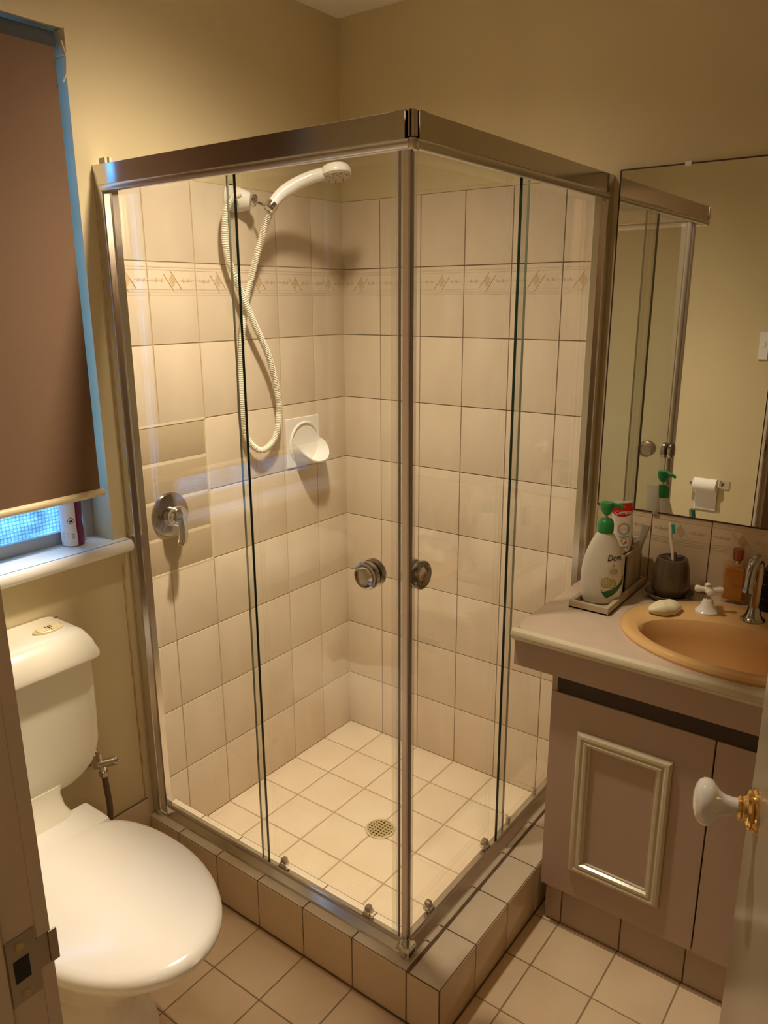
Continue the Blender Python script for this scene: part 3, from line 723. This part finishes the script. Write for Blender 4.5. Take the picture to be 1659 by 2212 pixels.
# worktop with basin cut-out
ZC = 0.785; BC = (-.268, -1.355); BAX, BAY = .203, .268
wt = thing('worktop', (-.25, -1.38, ZC - .03), 'pink beige vanity worktop with cream nosing and a clipped corner beside the shower', 'counter')
mb = MB()
outer = [(-.002, -.9015), (-.44, -.9015), (-.468, -.907), (-.488, -.925), (-.494, -.945), (-.494, YR), (-.002, YR)]
nE = 72; inner = [(BC[0] + .95 * BAX * math.cos(2 * PI * k / nE), BC[1] + .95 * BAY * math.sin(2 * PI * k / nE)) for k in range(nE)]
b = bmesh.new()
def loop(pts):
    vs = [b.verts.new((x, y, ZC)) for x, y in pts]
    return [b.edges.new((vs[i], vs[(i + 1) % len(vs)])) for i in range(len(vs))]
ed = loop(outer) + loop(inner)
bmesh.ops.triangle_fill(b, use_beauty=True, edges=ed)
ext = bmesh.ops.extrude_face_region(b, geom=b.faces[:])
for v in [g for g in ext['geom'] if isinstance(g, bmesh.types.BMVert)]: v.co.z -= .024
mb.merge(b, TOPM)
mb.obj('slab', wt)
# moulded nosing along the front
mb = MB()
pr = [(-.486, ZC + .0006), (-.495, ZC + .0006), (-.5015, ZC - .002), (-.505, ZC - .008), (-.505, ZC - .013), (-.501, ZC - .0175), (-.4985, ZC - .0185), (-.4965, ZC - .0235), (-.491, ZC - .029), (-.486, ZC - .031)]
mb.loft([[(x, w, z) for x, z in pr] for w in (-.9035, YR)], MOULD, smooth=False)
mb.obj('nosing', wt)
# basin
ba = MB()
def el(cx, cy, ax, ay, z, n=72): return [(cx + ax * math.cos(2 * PI * k / n), cy + ay * math.sin(2 * PI * k / n), z) for k in range(n)]
cy = BC[1]
R_ = [(BC[0], 1.0 * BAX, BAY, ZC + .0005), (BC[0], 1.004 * BAX, 1.004 * BAY, ZC + .006), (BC[0], .985 * BAX, .988 * BAY, ZC + .012), (BC[0], .95 * BAX, .965 * BAY, ZC + .0145), (BC[0] - .012, .86 * BAX, .90 * BAY, ZC + .0145),
      (-.310, .655 * BAX, .815 * BAY, ZC + .013), (-.318, .60 * BAX, .785 * BAY, ZC + .008), (-.320, .575 * BAX, .765 * BAY, ZC - .004), (-.318, .55 * BAX, .74 * BAY, ZC - .03), (-.312, .50 * BAX, .68 * BAY, ZC - .07), (-.305, .40 * BAX, .55 * BAY, ZC - .105), (-.300, .22 * BAX, .3 * BAY, ZC - .124), (-.30, .09 * BAX, .09 * BAY, ZC - .128)]
ba.loft([el(c, cy, ax_, ay_, z) for c, ax_, ay_, z in R_], BASINM, cap0=False, cap1=True)
bo = thing('basin', (BC[0], BC[1], ZC), 'apricot oval ceramic basin set into the vanity worktop', 'sink')
ba.obj('bowl', bo)
mb = MB(); mb.lathe([(.022, 0), (.024, .002), (.02, .003), (.0005, .002)], CHROME, (-.30, cy, ZC - .128), 28); mb.obj('waste', bo)
# tap handle (porcelain cross) and spout
def cross_tap(x, y, label):
    t = thing('tap_handle', (x, y, ZC + .014), label, 'tap')
    mb = MB(); mb.lathe([(.0265, -.002), (.027, .004), (.022, .009), (.0155, .018), (.0125, .028), (.0105, .033), (.0005, .034)], PORC, (x, y, ZC + .014), 32); mb.obj('bell', t)
    mb = MB(); mb.tube([(x, y, ZC + .044), (x, y, ZC + .068)], .0055, CHROME, 16); mb.obj('stem', t)
    mb = MB(); zc = ZC + .0705
    for a in (R(20), R(110), R(200), R(290)):
        d = Vector((math.cos(a), math.sin(a), .05)); p = Vector((x, y, zc))
        mb.tube([p + d * .004, p + d * .012, p + d * .020, p + d * .027, p + d * .031, p + d * .0325], [.0050, .0058, .0072, .0082, .0068, .002], PORC, 16)
    mb.lathe([(.010, -.006), (.011, 0), (.009, .006)], PORC, (x, y, zc), 20); mb.obj('cross', t)
    mb = MB(); mb.lathe([(.0075, 0), (.0075, .003), (.0005, .0048)], BRASS, (x, y, zc + .006), 20); mb.obj('cap', t)
cross_tap(-.162, -1.249, 'white porcelain cross tap handle on the left of the basin spout')
sp = thing('basin_spout', (-.150, -1.349, ZC + .014), 'grey chrome curved basin spout on a flared foot', 'tap')
mb = MB()
mb.lathe([(.0265, -.002), (.027, .003), (.022, .007), (.0165, .016), (.0135, .028), (.0115, .034)], DCHROME, (-.150, -1.349, ZC + .014), 36); mb.obj('foot', sp)
mb = MB()
spp = catmull([(-.150, -1.349, ZC + .04), (-.150, -1.349, ZC + .09), (-.151, -1.349, ZC + .135), (-.158, -1.348, ZC + .158), (-.172, -1.346, ZC + .169), (-.190, -1.344, ZC + .163), (-.202, -1.342, ZC + .145), (-.206, -1.341, ZC + .120), (-.207, -1.341, ZC + .100)], .004)
mb.tube(spp, [.0105 + .0020 * math.sin(PI * min(1, i / len(spp) * 1.1)) + (.002 if i > len(spp) - 4 else 0) for i in range(len(spp))], DCHROME, 24); mb.obj('pipe', sp)

# mirror
mr = MB(); mr.box(-.0045, -.0005, -1.858, -.9025, .9825, 1.831, MIRROR)
mir = mr.obj('wall_mirror'); tag(mir, 'large frameless mirror on the wall above the splashback tiles', 'mirror')
mb = MB()
mb.box(-.0052, 0, -1.858, -.9025, .9795, .9835, MAROON); mb.box(-.0052, 0, -1.858, -.9025, 1.830, 1.8335, MAROON); mb.box(-.0052, 0, -.9028, -.8995, .98, 1.833, MAROON)
mb.obj('dark_edge', mir)
for y, z in ((-1.063, 1.832), (-1.060, .981)):
    mb = MB(); mb.box(-.010, 0, y - .008, y + .008, z - .006, z + .006, PLASTW if z > 1.5 else CHROME, .0025); mb.obj('mirror_clip', mir)

# ================================================================== THINGS ON THE WORKTOP
tr = MB(); X0, X1, Y0, Y1 = -.298, -.022, -1.057, -.956; w = .011; zb = ZC
tr.box(X0, X1, Y0, Y1, zb, zb + .005, STONE)
tr.box(X0, X0 + w, Y0, Y1, zb, zb + .020, STONE, .0015); tr.box(X1 - w, X1, Y0, Y1, zb, zb + .020, STONE, .0015); tr.box(X0 + w, X1 - w, Y0, Y0 + w, zb, zb + .020, STONE, .0015); tr.box(X0 + w, X1 - w, Y1 - w, Y1, zb, zb + .020, STONE, .0015)
tag(tr.obj('tray'), 'beige stone rectangular tray holding the pump bottle at the corner of the worktop', 'tray')
# compartment holder
ch = MB(); x0, x1, y0, y1 = -.150, -.036, -1.043, -.970; z0 = ZC + .005; t_ = .006; zt = .905
ch.box(x0, x1, y0, y1, z0, z0 + .005, STONE)
ch.box(x0, x0 + t_, y0, y1, z0, zt - .01, STONE, .001)
for a, b_, zz in ((x0, -.094, zt - .006), (-.093, x1, zt + .012)): ch.box(a, b_, y0, y0 + t_, z0, zz, STONE, .001); ch.box(a, b_, y1 - t_, y1, z0, zz, STONE, .001)
ch.box(-.097, -.091, y0, y1, z0, zt + .004, STONE, .001); ch.box(x1 - t_, x1, y0, y1, z0, zt + .012, STONE, .001)
tag(ch.obj('toiletry_holder'), 'tall beige stone compartment box behind the pump bottle on the tray', 'holder')

# pump bottle
PB = Vector((-.222, -1.008, ZC + .0055)); pa = R(-56)     # wide axis along this angle
wide = Vector((math.cos(pa), math.sin(pa), 0)); deep = Vector((-wide.y, wide.x, 0))   # deep points away from / towards
if deep.dot(Vector((-1, -.3, 0))) < 0: deep = -deep
BP = [(0, .040, .024), (.004, .0450, .029), (.02, .0495, .032), (.05, .0525, .034), (.08, .0525, .034), (.105, .0495, .033), (.13, .043, .030), (.155, .0335, .025), (.172, .0245, .0205), (.180, .019, .018), (.186, .0165, .0165)]
def prof_at(h):
    for (h0, a0, b0), (h1, a1, b1) in zip(BP[:-1], BP[1:]):
        if h <= h1:
            t = (h - h0) / (h1 - h0); t = t * t * (3 - 2 * t) if False else t
            return a0 + (a1 - a0) * t, b0 + (b1 - b0) * t
    return BP[-1][1:]
def bpt(th, h, off=0):
    a, b_ = prof_at(h); a += off; b_ += off
    return PB + wide * (a * math.sin(th)) + deep * (b_ * math.cos(th)) + Vector((0, 0, h))
pb = thing('pump_bottle', PB, 'white pump bottle with green pump and cucumber label standing in the stone tray', 'bottle')
mb = MB(); hs_ = [k * .186 / 40 for k in range(41)]
mb.loft([[bpt(2 * PI * i / 56, h) for i in range(56)] for h in hs_], BOTT); body = mb.obj('body', pb)
# label, curved on the bottle: u = angle, v = height
mb = MB()
def lab_mat(u, v):
    # u in metres across, v height; label is a teardrop shape
    hw = .040 * math.sqrt(max(0, 1 - ((v - .085) / .072) ** 2)) if v < .085 else .040 * math.sqrt(max(0, 1 - ((v - .085) / .075) ** 2))
    if abs(u) > hw: return None
    lowc = .020 + .052 * ((u + .028) / .075) ** 2 if u > -.028 else .022 + .6 * abs(u + .028)
    if v < lowc - .002: return None
    if v < lowc + .017 - .06 * max(0, u + .01) * .3: return LGREEN
    for cx_, cv, r_ in ((-.020, .060, .0135), (-.004, .056, .0125)):
        d = math.hypot(u - cx_, v - cv)
        if d < r_: return LOLIVE if d > r_ * .78 or (r_ * .35 < d < r_ * .48) else LPALE
    if math.hypot((u + .001) * .55, (v - .088)) < .0075: return LGREY
    if math.hypot(u + .002, v - .104) < .0035: return LGOLD
    return LCREAM if v < .075 else None
NU, NV = 90, 110; off_th = R(24)
grid = {}
for i in range(NU + 1):
    for j in range(NV + 1): grid[i, j] = (-.042 + .084 * i / NU, .008 + .15 * j / NV)
cache = {}
def gv(i, j):
    if (i, j) not in cache:
        u, v = grid[i, j]; a, b_ = prof_at(v); cache[i, j] = mb.bm.verts.new(bpt(off_th + u / ((a + b_) / 2) * .80, v, .0004))
    return cache[i, j]
for i in range(NU):
    for j in range(NV):
        u = (grid[i, j][0] + grid[i + 1, j][0]) / 2; v = (grid[i, j][1] + grid[i, j + 1][1]) / 2
        m_ = lab_mat(u, v)
        if m_: mb.face([gv(i, j), gv(i + 1, j), gv(i + 1, j + 1), gv(i, j + 1)], m_, True)
add_text(mb, 'Dove', .021, lambda x, y: bpt(off_th + (x + .004) / .040 * .80, .116 + y, .0008), LNAVY, .25, .0003)
lb = mb.obj('label', body, sharp=None)
mb = MB(); zc = PB.z + .184
mb.lathe([(.018, -.004), (.0195, 0), (.0195, .018), (.0175, .026), (.013, .031), (.0065, .033)], GREEN, (PB.x, PB.y, zc), 32); mb.obj('collar', pb)
mb = MB(); mb.tube([(PB.x, PB.y, zc + .03), (PB.x, PB.y, zc + .052)], .0042, mat('clear_pump_stem', (0.66, 0.60, 0.48), .3), 16); mb.obj('pump_stem', pb)
mb = MB(); mb.lathe([(.007, .042), (.011, .046), (.0155, .056), (.0165, .060), (.0165, .070), (.0145, .073), (.0005, .0735)], GREEN, (PB.x, PB.y, zc), 32)
sd_ = Vector((.35, -.93, 0)).normalized()
mb.tube([PB + Vector((0, 0, .184 + .066)), PB + sd_ * .018 + Vector((0, 0, .184 + .0665)), PB + sd_ * .034 + Vector((0, 0, .184 + .065)), PB + sd_ * .040 + Vector((0, 0, .184 + .061))], [.0065, .0058, .0045, .004], GREEN, 14)
mb.obj('pump_head', pb)

# toothpaste tube, cap down
def paste(name, base, up, face, hgt, wid, label, full=True):
    up = Vector(up).normalized(); face = Vector(face); face = (face - up * face.dot(up)).normalized(); sd = up.cross(face).normalized(); base = Vector(base)
    t = thing(name, base, label, 'toothpaste')
    def sec(h):
        k = h / hgt; w = wid * (.62 + .38 * min(1, k * 3.2) ** .7) if k < .33 else wid; d = wid * .42 * (1 - k) ** .8 + .0009
        return w / 2, d
    def pt(a, h, off=0):
        w, d = sec(h); c, s_ = math.cos(a), math.sin(a)
        return base + up * (h + .018) + sd * ((w + off) * math.copysign(abs(s_) ** .8, s_)) + face * ((d + off) * math.copysign(abs(c) ** .9, c))
    mb = MB(); mb.loft([[pt(2 * PI * i / 40, hgt * j / 30) for i in range(40)] for j in range(31)], TUBEW); b_ = mb.obj('tube', t)
    mb = MB(); mb.lathe([(.011, 0), (.0125, .002), (.0125, .016), (.010, .019), (.008, .022)], mat('tube_cap', (0.70, 0.66, 0.60), .3), (0, 0, 0), 28, frame(base, up)); mb.obj('cap', t)
    if full:
        mb = MB()
        def fp(x, y, off=.0006):  # x across, y height -> on front face
            w, d = sec(y); x = max(-w * .999, min(w * .999, x)); s_ = abs(x / w) ** (1 / .8); c = math.sqrt(max(0, 1 - s_ * s_))
            return base + up * (y + .018) + sd * x + face * (d * c ** .9 + off)
        NX, NY = 44, 90; ca = {}
        def gvv(i, j):
            if (i, j) not in ca:
                y = hgt * j / NY; w, d = sec(y); ca[i, j] = mb.bm.verts.new(fp(-w + 2 * w * i / NX, y))
            return ca[i, j]
        for i in range(NX):
            for j in range(NY):
                y = hgt * (j + .5) / NY; x = (-1 + 2 * (i + .5) / NX) * wid / 2; m_ = None
                arc = hgt * .70 + .010 * (x / (wid / 2)) ** 2 * 1.0
                if arc < y < hgt * .965: m_ = RED
                d = math.hypot(x, y - hgt * .46)
                if .0115 < d < .0150: m_ = TORANGE if x < .004 and y > hgt * .44 else TGREY
                d2 = math.hypot(x + .001, y - hgt * .22)
                if .006 < d2 < .0082: m_ = LGOLD
                if math.hypot(x - .004, y - hgt * .185) < .0028: m_ = RED
                if abs(x) < .013 and abs(y - hgt * .30) < .0009: m_ = TGREY
                if abs(x) < .014 and abs(y - hgt * .095) < .0016: m_ = TGREY
                if m_: mb.face([gvv(i, j), gvv(i + 1, j), gvv(i + 1, j + 1), gvv(i, j + 1)], m_, True)
        add_text(mb, 'Colgate', .0135, lambda x, y: fp(x * .95, hgt * .755 + y, .0012), TUBEW, .15, .0003)
        add_text(mb, 'TOTAL', .0075, lambda x, y: fp(x, hgt * .445 + y, .0012), TORANGE, .0)
        mb.obj('print', b_, sharp=None)
paste('toothpaste_tube', (-.118, -1.020, ZC + .098), (-.02, .07, 1), (-.83, -.50, .1), .128, .050, 'red and white toothpaste tube standing cap down behind the green pump')
# second slim tube, silver top edge
t = thing('cosmetic_tube', (-.062, -1.022, ZC + .012), 'slim white and grey tube standing in the back compartment of the stone box', 'tube')
mb = MB(); bs = Vector((-.066, -1.020, ZC + .012)); up = Vector((.06, -.22, 1)).normalized(); sd = Vector((.5, -.85, 0)); sd = (sd - up * sd.dot(up)).normalized(); fc = up.cross(sd)
mb.loft([[bs + up * (.165 * j / 16) + sd * ((.007 + .004 * j / 16) * math.cos(a)) + fc * ((.009 * (1 - j / 16) + .0008) * math.sin(a)) for a in [2 * PI * q / 24 for q in range(24)]] for j in range(17)], mat('silver_white_tube', (0.62, 0.61, 0.60), .22, metal=.3)); mb.obj('tube', t)
mb = MB(); 
gp_ = MB(); gp_.box(-.086, -.052, -1.006, -.998, ZC + .012, .957, mat('dark_grey_case', (0.10, 0.085, 0.08), .35), .003)
tag(gp_.obj('dark_case'), 'flat dark grey case standing in the stone box left of the slim tube', 'case')
mb.bm.free()
# small glass jar in the front compartment
gl = thing('small_bottle', (-.122, -1.012, ZC + .012), 'small clear bottle with round metal top in the front compartment of the stone box', 'bottle')
mb = MB(); mb.lathe([(.012, 0), (.0125, .08), (.009, .092), (.008, .098)], mat('frosted_glass', (0.55, 0.50, 0.38), .2), (-.136, -1.022, ZC + .012), 24); mb.obj('body', gl)
mb = MB(); mb.lathe([(.009, .096), (.010, .099), (.0095, .108), (.006, .113), (.0005, .114)], mat('pale_brass', (0.66, 0.60, 0.42), .2, metal=.8), (-.136, -1.022, ZC + .012), 24); mb.obj('cap', gl)

# toothbrush holder with saucer
TH = (-.085, -1.137)
th_ = thing('toothbrush_holder', (*TH, ZC), 'dark brown rounded ceramic toothbrush holder standing on a matching saucer', 'holder')
mb = MB(); mb.lathe([(.030, .001), (.045, .003), (.056, .009), (.060, .016), (.0585, .018), (.053, .013), (.042, .009), (.0005, .009)], BROWNC, (*TH, ZC), 48); mb.obj('saucer', th_)
mb = MB(); mb.lathe([(.030, .010), (.038, .012), (.0445, .022), (.0470, .040), (.0460, .060), (.0425, .085), (.0385, .102), (.0365, .107), (.033, .109), (.0305, .106), (.030, .1045), (.012, .1040), (.0005, .1040)], BROWNC, (*TH, ZC), 48)
hb = mb.obj('body', th_)
mb = MB()
for a in (R(200), R(290), R(20), R(110)):
    cx_, cy_ = TH[0] + .019 * math.cos(a), TH[1] + .019 * math.sin(a); mb.lathe([(.0085, .1044), (.0005, .1044)], BLACK, (cx_, cy_, ZC), 20, cap0=False); mb.lathe([(.0083, .1042), (.0098, .1048), (.0083, .1054)], BROWNC, (cx_, cy_, ZC), 20, cap0=False, cap1=False)
mb.obj('holes', hb)
# toothbrush (cream, teal bristles) leaning
def brush(name, pts, rads, m1, head, label, cat='toothbrush', br=True):
    t = thing(name, pts[0], label, cat)
    mb = MB(); cp = catmull(pts, .003); k = len(cp) - 1
    rl = [rads[0] + (rads[1] - rads[0]) * (i / k) + .0015 * math.sin(PI * i / k) for i in range(k + 1)]
    mb.tube(cp, rl, m1, 12); mb.obj('handle', t)
    if br:
        mb = MB(); d = (Vector(pts[-1]) - Vector(pts[-2])).normalized(); q = Vector(head); q = (q - d * q.dot(d)).normalized()
        e = Vector(pts[-1])
        fm_ = frame(e - d * .024 + q * .003, q, d)
        mb.box(-.001, .022, -.0038, .0038, 0, .0085, TEAL, .001, fm_); mb.obj('bristles', t)
        mb = MB(); mb.box(-.003, .026, -.0048, .0048, -.0045, .0015, m1, .0018, fm_); mb.obj('head', t)
brush('toothbrush', [(-.094, -1.145, .842), (-.094, -1.142, .885), (-.093, -1.137, .915), (-.093, -1.130, .945), (-.093, -1.124, .982)], (.0028, .0034), BRUSH, (.2, -1, .05), 'cream toothbrush with teal bristles leaning in the brown holder')
brush('toothbrush', [(-.098, -1.150, .845), (-.099, -1.150, .885), (-.100, -1.146, .912)], (.0042, .0036), mat('dark_brush_handle', (.10, .06, .06), .3), (0, -1, 0), 'short dark striped handle standing in the brown holder beside the toothbrush', 'toothbrush', False)

# soap
mb = MB(); b = bmesh.new(); bmesh.ops.create_uvsphere(b, u_segments=40, v_segments=22, radius=1)
for v in b.verts:
    p = v.co; w_ = 1.05 + .16 * math.sin(3.1 * p.x + 1) + .10 * math.sin(5 * p.y + 2 * p.x) - .16 * math.exp(-((p.x - .05) / .22) ** 2)
    v.co = Vector((p.x * .045, p.y * .0215 * w_, max(-.55, p.z) * .0175 * w_))
mb.merge(b, SOAPM, Matrix.Translation((-.222, -1.168, ZC + .0235)) @ Matrix.Rotation(R(-40), 4, 'Z'), True)
tag(mb.obj('soap_bar'), 'worn cream bar of soap on the left rim of the basin', 'soap')

# perfume bottle
pf = thing('perfume_bottle', (-.031, -1.277, ZC), 'amber rectangular perfume bottle with copper cap against the splashback', 'bottle')
mb = MB(); mb.box(-.042, -.018, -1.304, -1.248, ZC + .001, ZC + .108, AMBERG, .004); mb.obj('glass_bottle', pf)
mb = MB(); mb.box(-.0395, -.0205, -1.2985, -1.2535, ZC + .010, ZC + .094, AMBER, .003); mb.obj('perfume', pf)
mb = MB(); mb.lathe([(.0075, .106), (.0085, .112), (.0085, .116)], BRASS, (-.030, -1.2785, ZC), 24); mb.obj('collar', pf)
mb = MB(); mb.lathe([(.0095, .114), (.0125, .118), (.0128, .140), (.0118, .144), (.0005, .1455)], COPPER, (-.030, -1.2785, ZC), 28); mb.obj('cap', pf)
# black case at right edge of view
mb = MB(); bc = thing('black_case', (-.055, -1.40, ZC), 'glossy black case with gold lines behind the chrome spout', 'case')
mb.box(-.085, -.02, -1.445, -1.346, ZC + .001, ZC + .118, BLACK, .004); mb.obj('body', bc)
mb = MB()
for z in (.045, .082, .107): mb.box(-.0856, -.0195, -1.4456, -1.3454, ZC + z, ZC + z + .0018, BRASS)
mb.obj('gold_bands', bc)
# spray can on the sill
sc = thing('spray_can', (-1.000, .045, .944), 'purple spray can with white warning label standing on the window sill', 'can')
mb = MB(); n = 48; CC = (-1.003, .052, .9445)
rings = [[(CC[0] + r_ * math.cos(2 * PI * k / n), CC[1] + r_ * math.sin(2 * PI * k / n), CC[2] + z) for k in range(n)] for r_, z in ((.022, 0), (.0255, .002), (.027, .008), (.027, .03), (.0255, .05), (.0245, .062), (.0255, .074), (.027, .092), (.027, .135), (.022, .15), (.012, .152))]
vr = [[mb.bm.verts.new(p) for p in r_] for r_ in rings]
for a, b_ in zip(vr[:-1], vr[1:]):
    for i in range(n):
        j = (i + 1) % n; ang = (360 * (i + .5) / n)
        m_ = CANW if 150 < ang < 262 else PURPLE
        mb.face([a[i], a[j], b_[j], b_[i]], m_, True)
mb.face(vr[-1], PURPLE); mb.face(list(reversed(vr[0])), PURPLE); cb_ = mb.obj('body', sc)
mb = MB()
def canp(x, y, off=.0005):  # x across label (m), y height
    a = R(228) + x / .027; h = y
    r_ = .027 - (.0022 * math.exp(-((h - .062) / .02) ** 2)) + off
    return (CC[0] + r_ * math.cos(a), CC[1] + r_ * math.sin(a), CC[2] + h)
def ribbon(p, q, w_=.0007):
    d = Vector((q[0] - p[0], q[1] - p[1])).normalized(); nn = Vector((-d.y, d.x)) * w_
    mb.poly([canp(p[0] + nn.x, p[1] + nn.y), canp(q[0] + nn.x, q[1] + nn.y), canp(q[0] - nn.x, q[1] - nn.y), canp(p[0] - nn.x, p[1] - nn.y)], BLACK)
for cx_, cy_, s_ in ((.004, .066, .009),):
    P4 = [(cx_, cy_ + s_), (cx_ + s_, cy_), (cx_, cy_ - s_), (cx_ - s_, cy_)]
    for k in range(4): ribbon(P4[k], P4[(k + 1) % 4], .0006)
    mb.poly([canp(cx_ + x, cy_ + y) for x, y in ((-.003, -.004), (.003, -.004), (.0032, 0), (.001, .005), (0, .001), (-.003, .001))], BLACK)
mb.obj('hazard_symbol', cb_, sharp=None)
mb = MB()
for x, y, w_ in ((.006, .026, .007),):
    for k in range(4): ribbon((x - w_ / 2, y - .003 + k * .003), (x + w_ / 2, y - .003 + k * .003), .0005)
for k in range(5): ribbon((-.018, .020 + .004 * k), (-.004, .020 + .004 * k), .0003)
mb.obj('small_print', cb_, sharp=None)

# ================================================================== DOORWAY
mb = MB()
mb.box(-1.82, -1.697, -.996, -.980, ZF, 2.04, JAMBM, .002)
mb.box(-1.7100, -1.6955, -.9975, -.990, ZF, 2.04, JAMBM, .0012); mb.box(-1.775, -1.748, -1.010, -.996, ZF, 2.02, JAMBM, .002)      # stop bead
mb.box(-1.82, -1.697, -1.742, -1.726, ZF, 2.04, JAMBM, .002); mb.box(-1.82, -1.697, -1.742, -.98, 2.02, 2.036, JAMBM, .002)
mb.box(-1.702, -1.690, -1.79, -1.73, ZF, 2.05, JAMBM, .002)
dj = structure(mb, 'trim_4')
tag(dj, 'painted timber door jamb at the left edge of the doorway')
# strike plate
st = thing('strike_plate', (-1.725, -.997, .895), 'worn steel latch strike plate screwed to the door jamb', 'strike plate')
mb = MB()
yj = -.9965; zc = .880
mb.box(-1.742, -1.7115, yj - .0015, yj, zc - .036, zc + .042, STEEL, .0006)
mb.box(-1.712, -1.6985, yj - .0015, yj, zc - .012, zc + .026, STEEL, .0006)
mb.box(-1.6995, -1.6900, yj - .0030, yj - .0010, zc - .012, zc + .026, STEEL, .0008)
mb.obj('plate', st)
mb = MB(); mb.box(-1.7365, -1.7205, yj - .0022, yj - .0012, zc - .010, zc + .016, BLACK, .0004); mb.obj('latch_hole', st)
for z in (zc - .027, zc + .030):
    mb = MB(); mb.lathe([(.0045, 0), (.0042, .001), (.001, .0008)], STAIN, n=16, mtx=frame((-1.7285, yj - .0015, z), (0, -1, 0))); mb.obj('screw', st)
# door leaf, ajar into the room
hinge = Vector((-1.690, -1.726, 0)); dirv = Vector((.957, .290, 0)).normalized(); nrm = Vector((-dirv.y, dirv.x, 0))
Ld = .715
fmd = Matrix((dirv, nrm, Vector((0, 0, 1)))).transposed().to_4x4(); fmd.translation = hinge
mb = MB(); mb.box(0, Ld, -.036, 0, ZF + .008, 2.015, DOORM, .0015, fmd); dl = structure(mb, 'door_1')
kc = fmd @ Vector((Ld - .060, 0, .905))
mb = MB(); mb.lathe([(.0275, 0), (.0275, .003), (.024, .006), (.0255, .009), (.0235, .012), (.017, .014), (.0145, .017), (.0155, .020), (.013, .023)], BRASS, (0, 0, 0), 44, frame(kc, nrm)); kn = mb.obj('rose', dl)
mb = MB(); mb.lathe([(.0115, .022), (.0120, .030), (.0135, .038), (.0175, .044), (.024, .049), (.0285, .053), (.0300, .058), (.0295, .063), (.0265, .068), (.020, .072), (.010, .0745), (.0005, .075)], PORC, (0, 0, 0), 44, frame(kc, nrm)); mb.obj('door_knob', dl)
# light switch and paper roll, seen in the mirror
mb = MB(); mb.box(-1.697, -1.689, -.965, -.927, 1.27, 1.386, SWITCH, .002); mb.box(-1.690, -1.685, -.953, -.940, 1.325, 1.345, SWITCH, .001)
tag(mb.obj('light_switch'), 'slim white light switch on the wall, its edge seen in the mirror', 'switch')
tp = thing('toilet_roll', (-1.660, -.775, .69), 'white toilet roll hanging on the wall holder, seen in the mirror', 'toilet roll')
mb = MB(); mb.tube([(-1.660, -.725, .698), (-1.660, -.826, .698)], .030, PAPER, 36)
mb.box(-1.6915, -1.6895, -.823, -.728, .575, .70, PAPER); mb.obj('paper', tp)
th2 = thing('toilet_roll_holder', (-1.697, -.85, .70), 'chrome toilet roll holder on the wall, seen in the mirror', 'holder')
mb = MB(); mb.tube([(-1.660, -.715, .698), (-1.660, -.838, .698)], .0065, CHROME, 16); mb.lathe([(.010, 0), (.012, .004), (.010, .012), (.003, .014)], CHROME, n=20, mtx=frame((-1.660, -.720, .698), (0, 1, 0))); mb.obj('rod', th2)
mb = MB(); mb.tube([(-1.660, -.836, .698), (-1.675, -.838, .70), (-1.697, -.840, .70)], .009, CHROME, 16); mb.box(-1.697, -1.692, -.875, -.83, .680, .72, CHROME, .002); mb.obj('arm', th2)
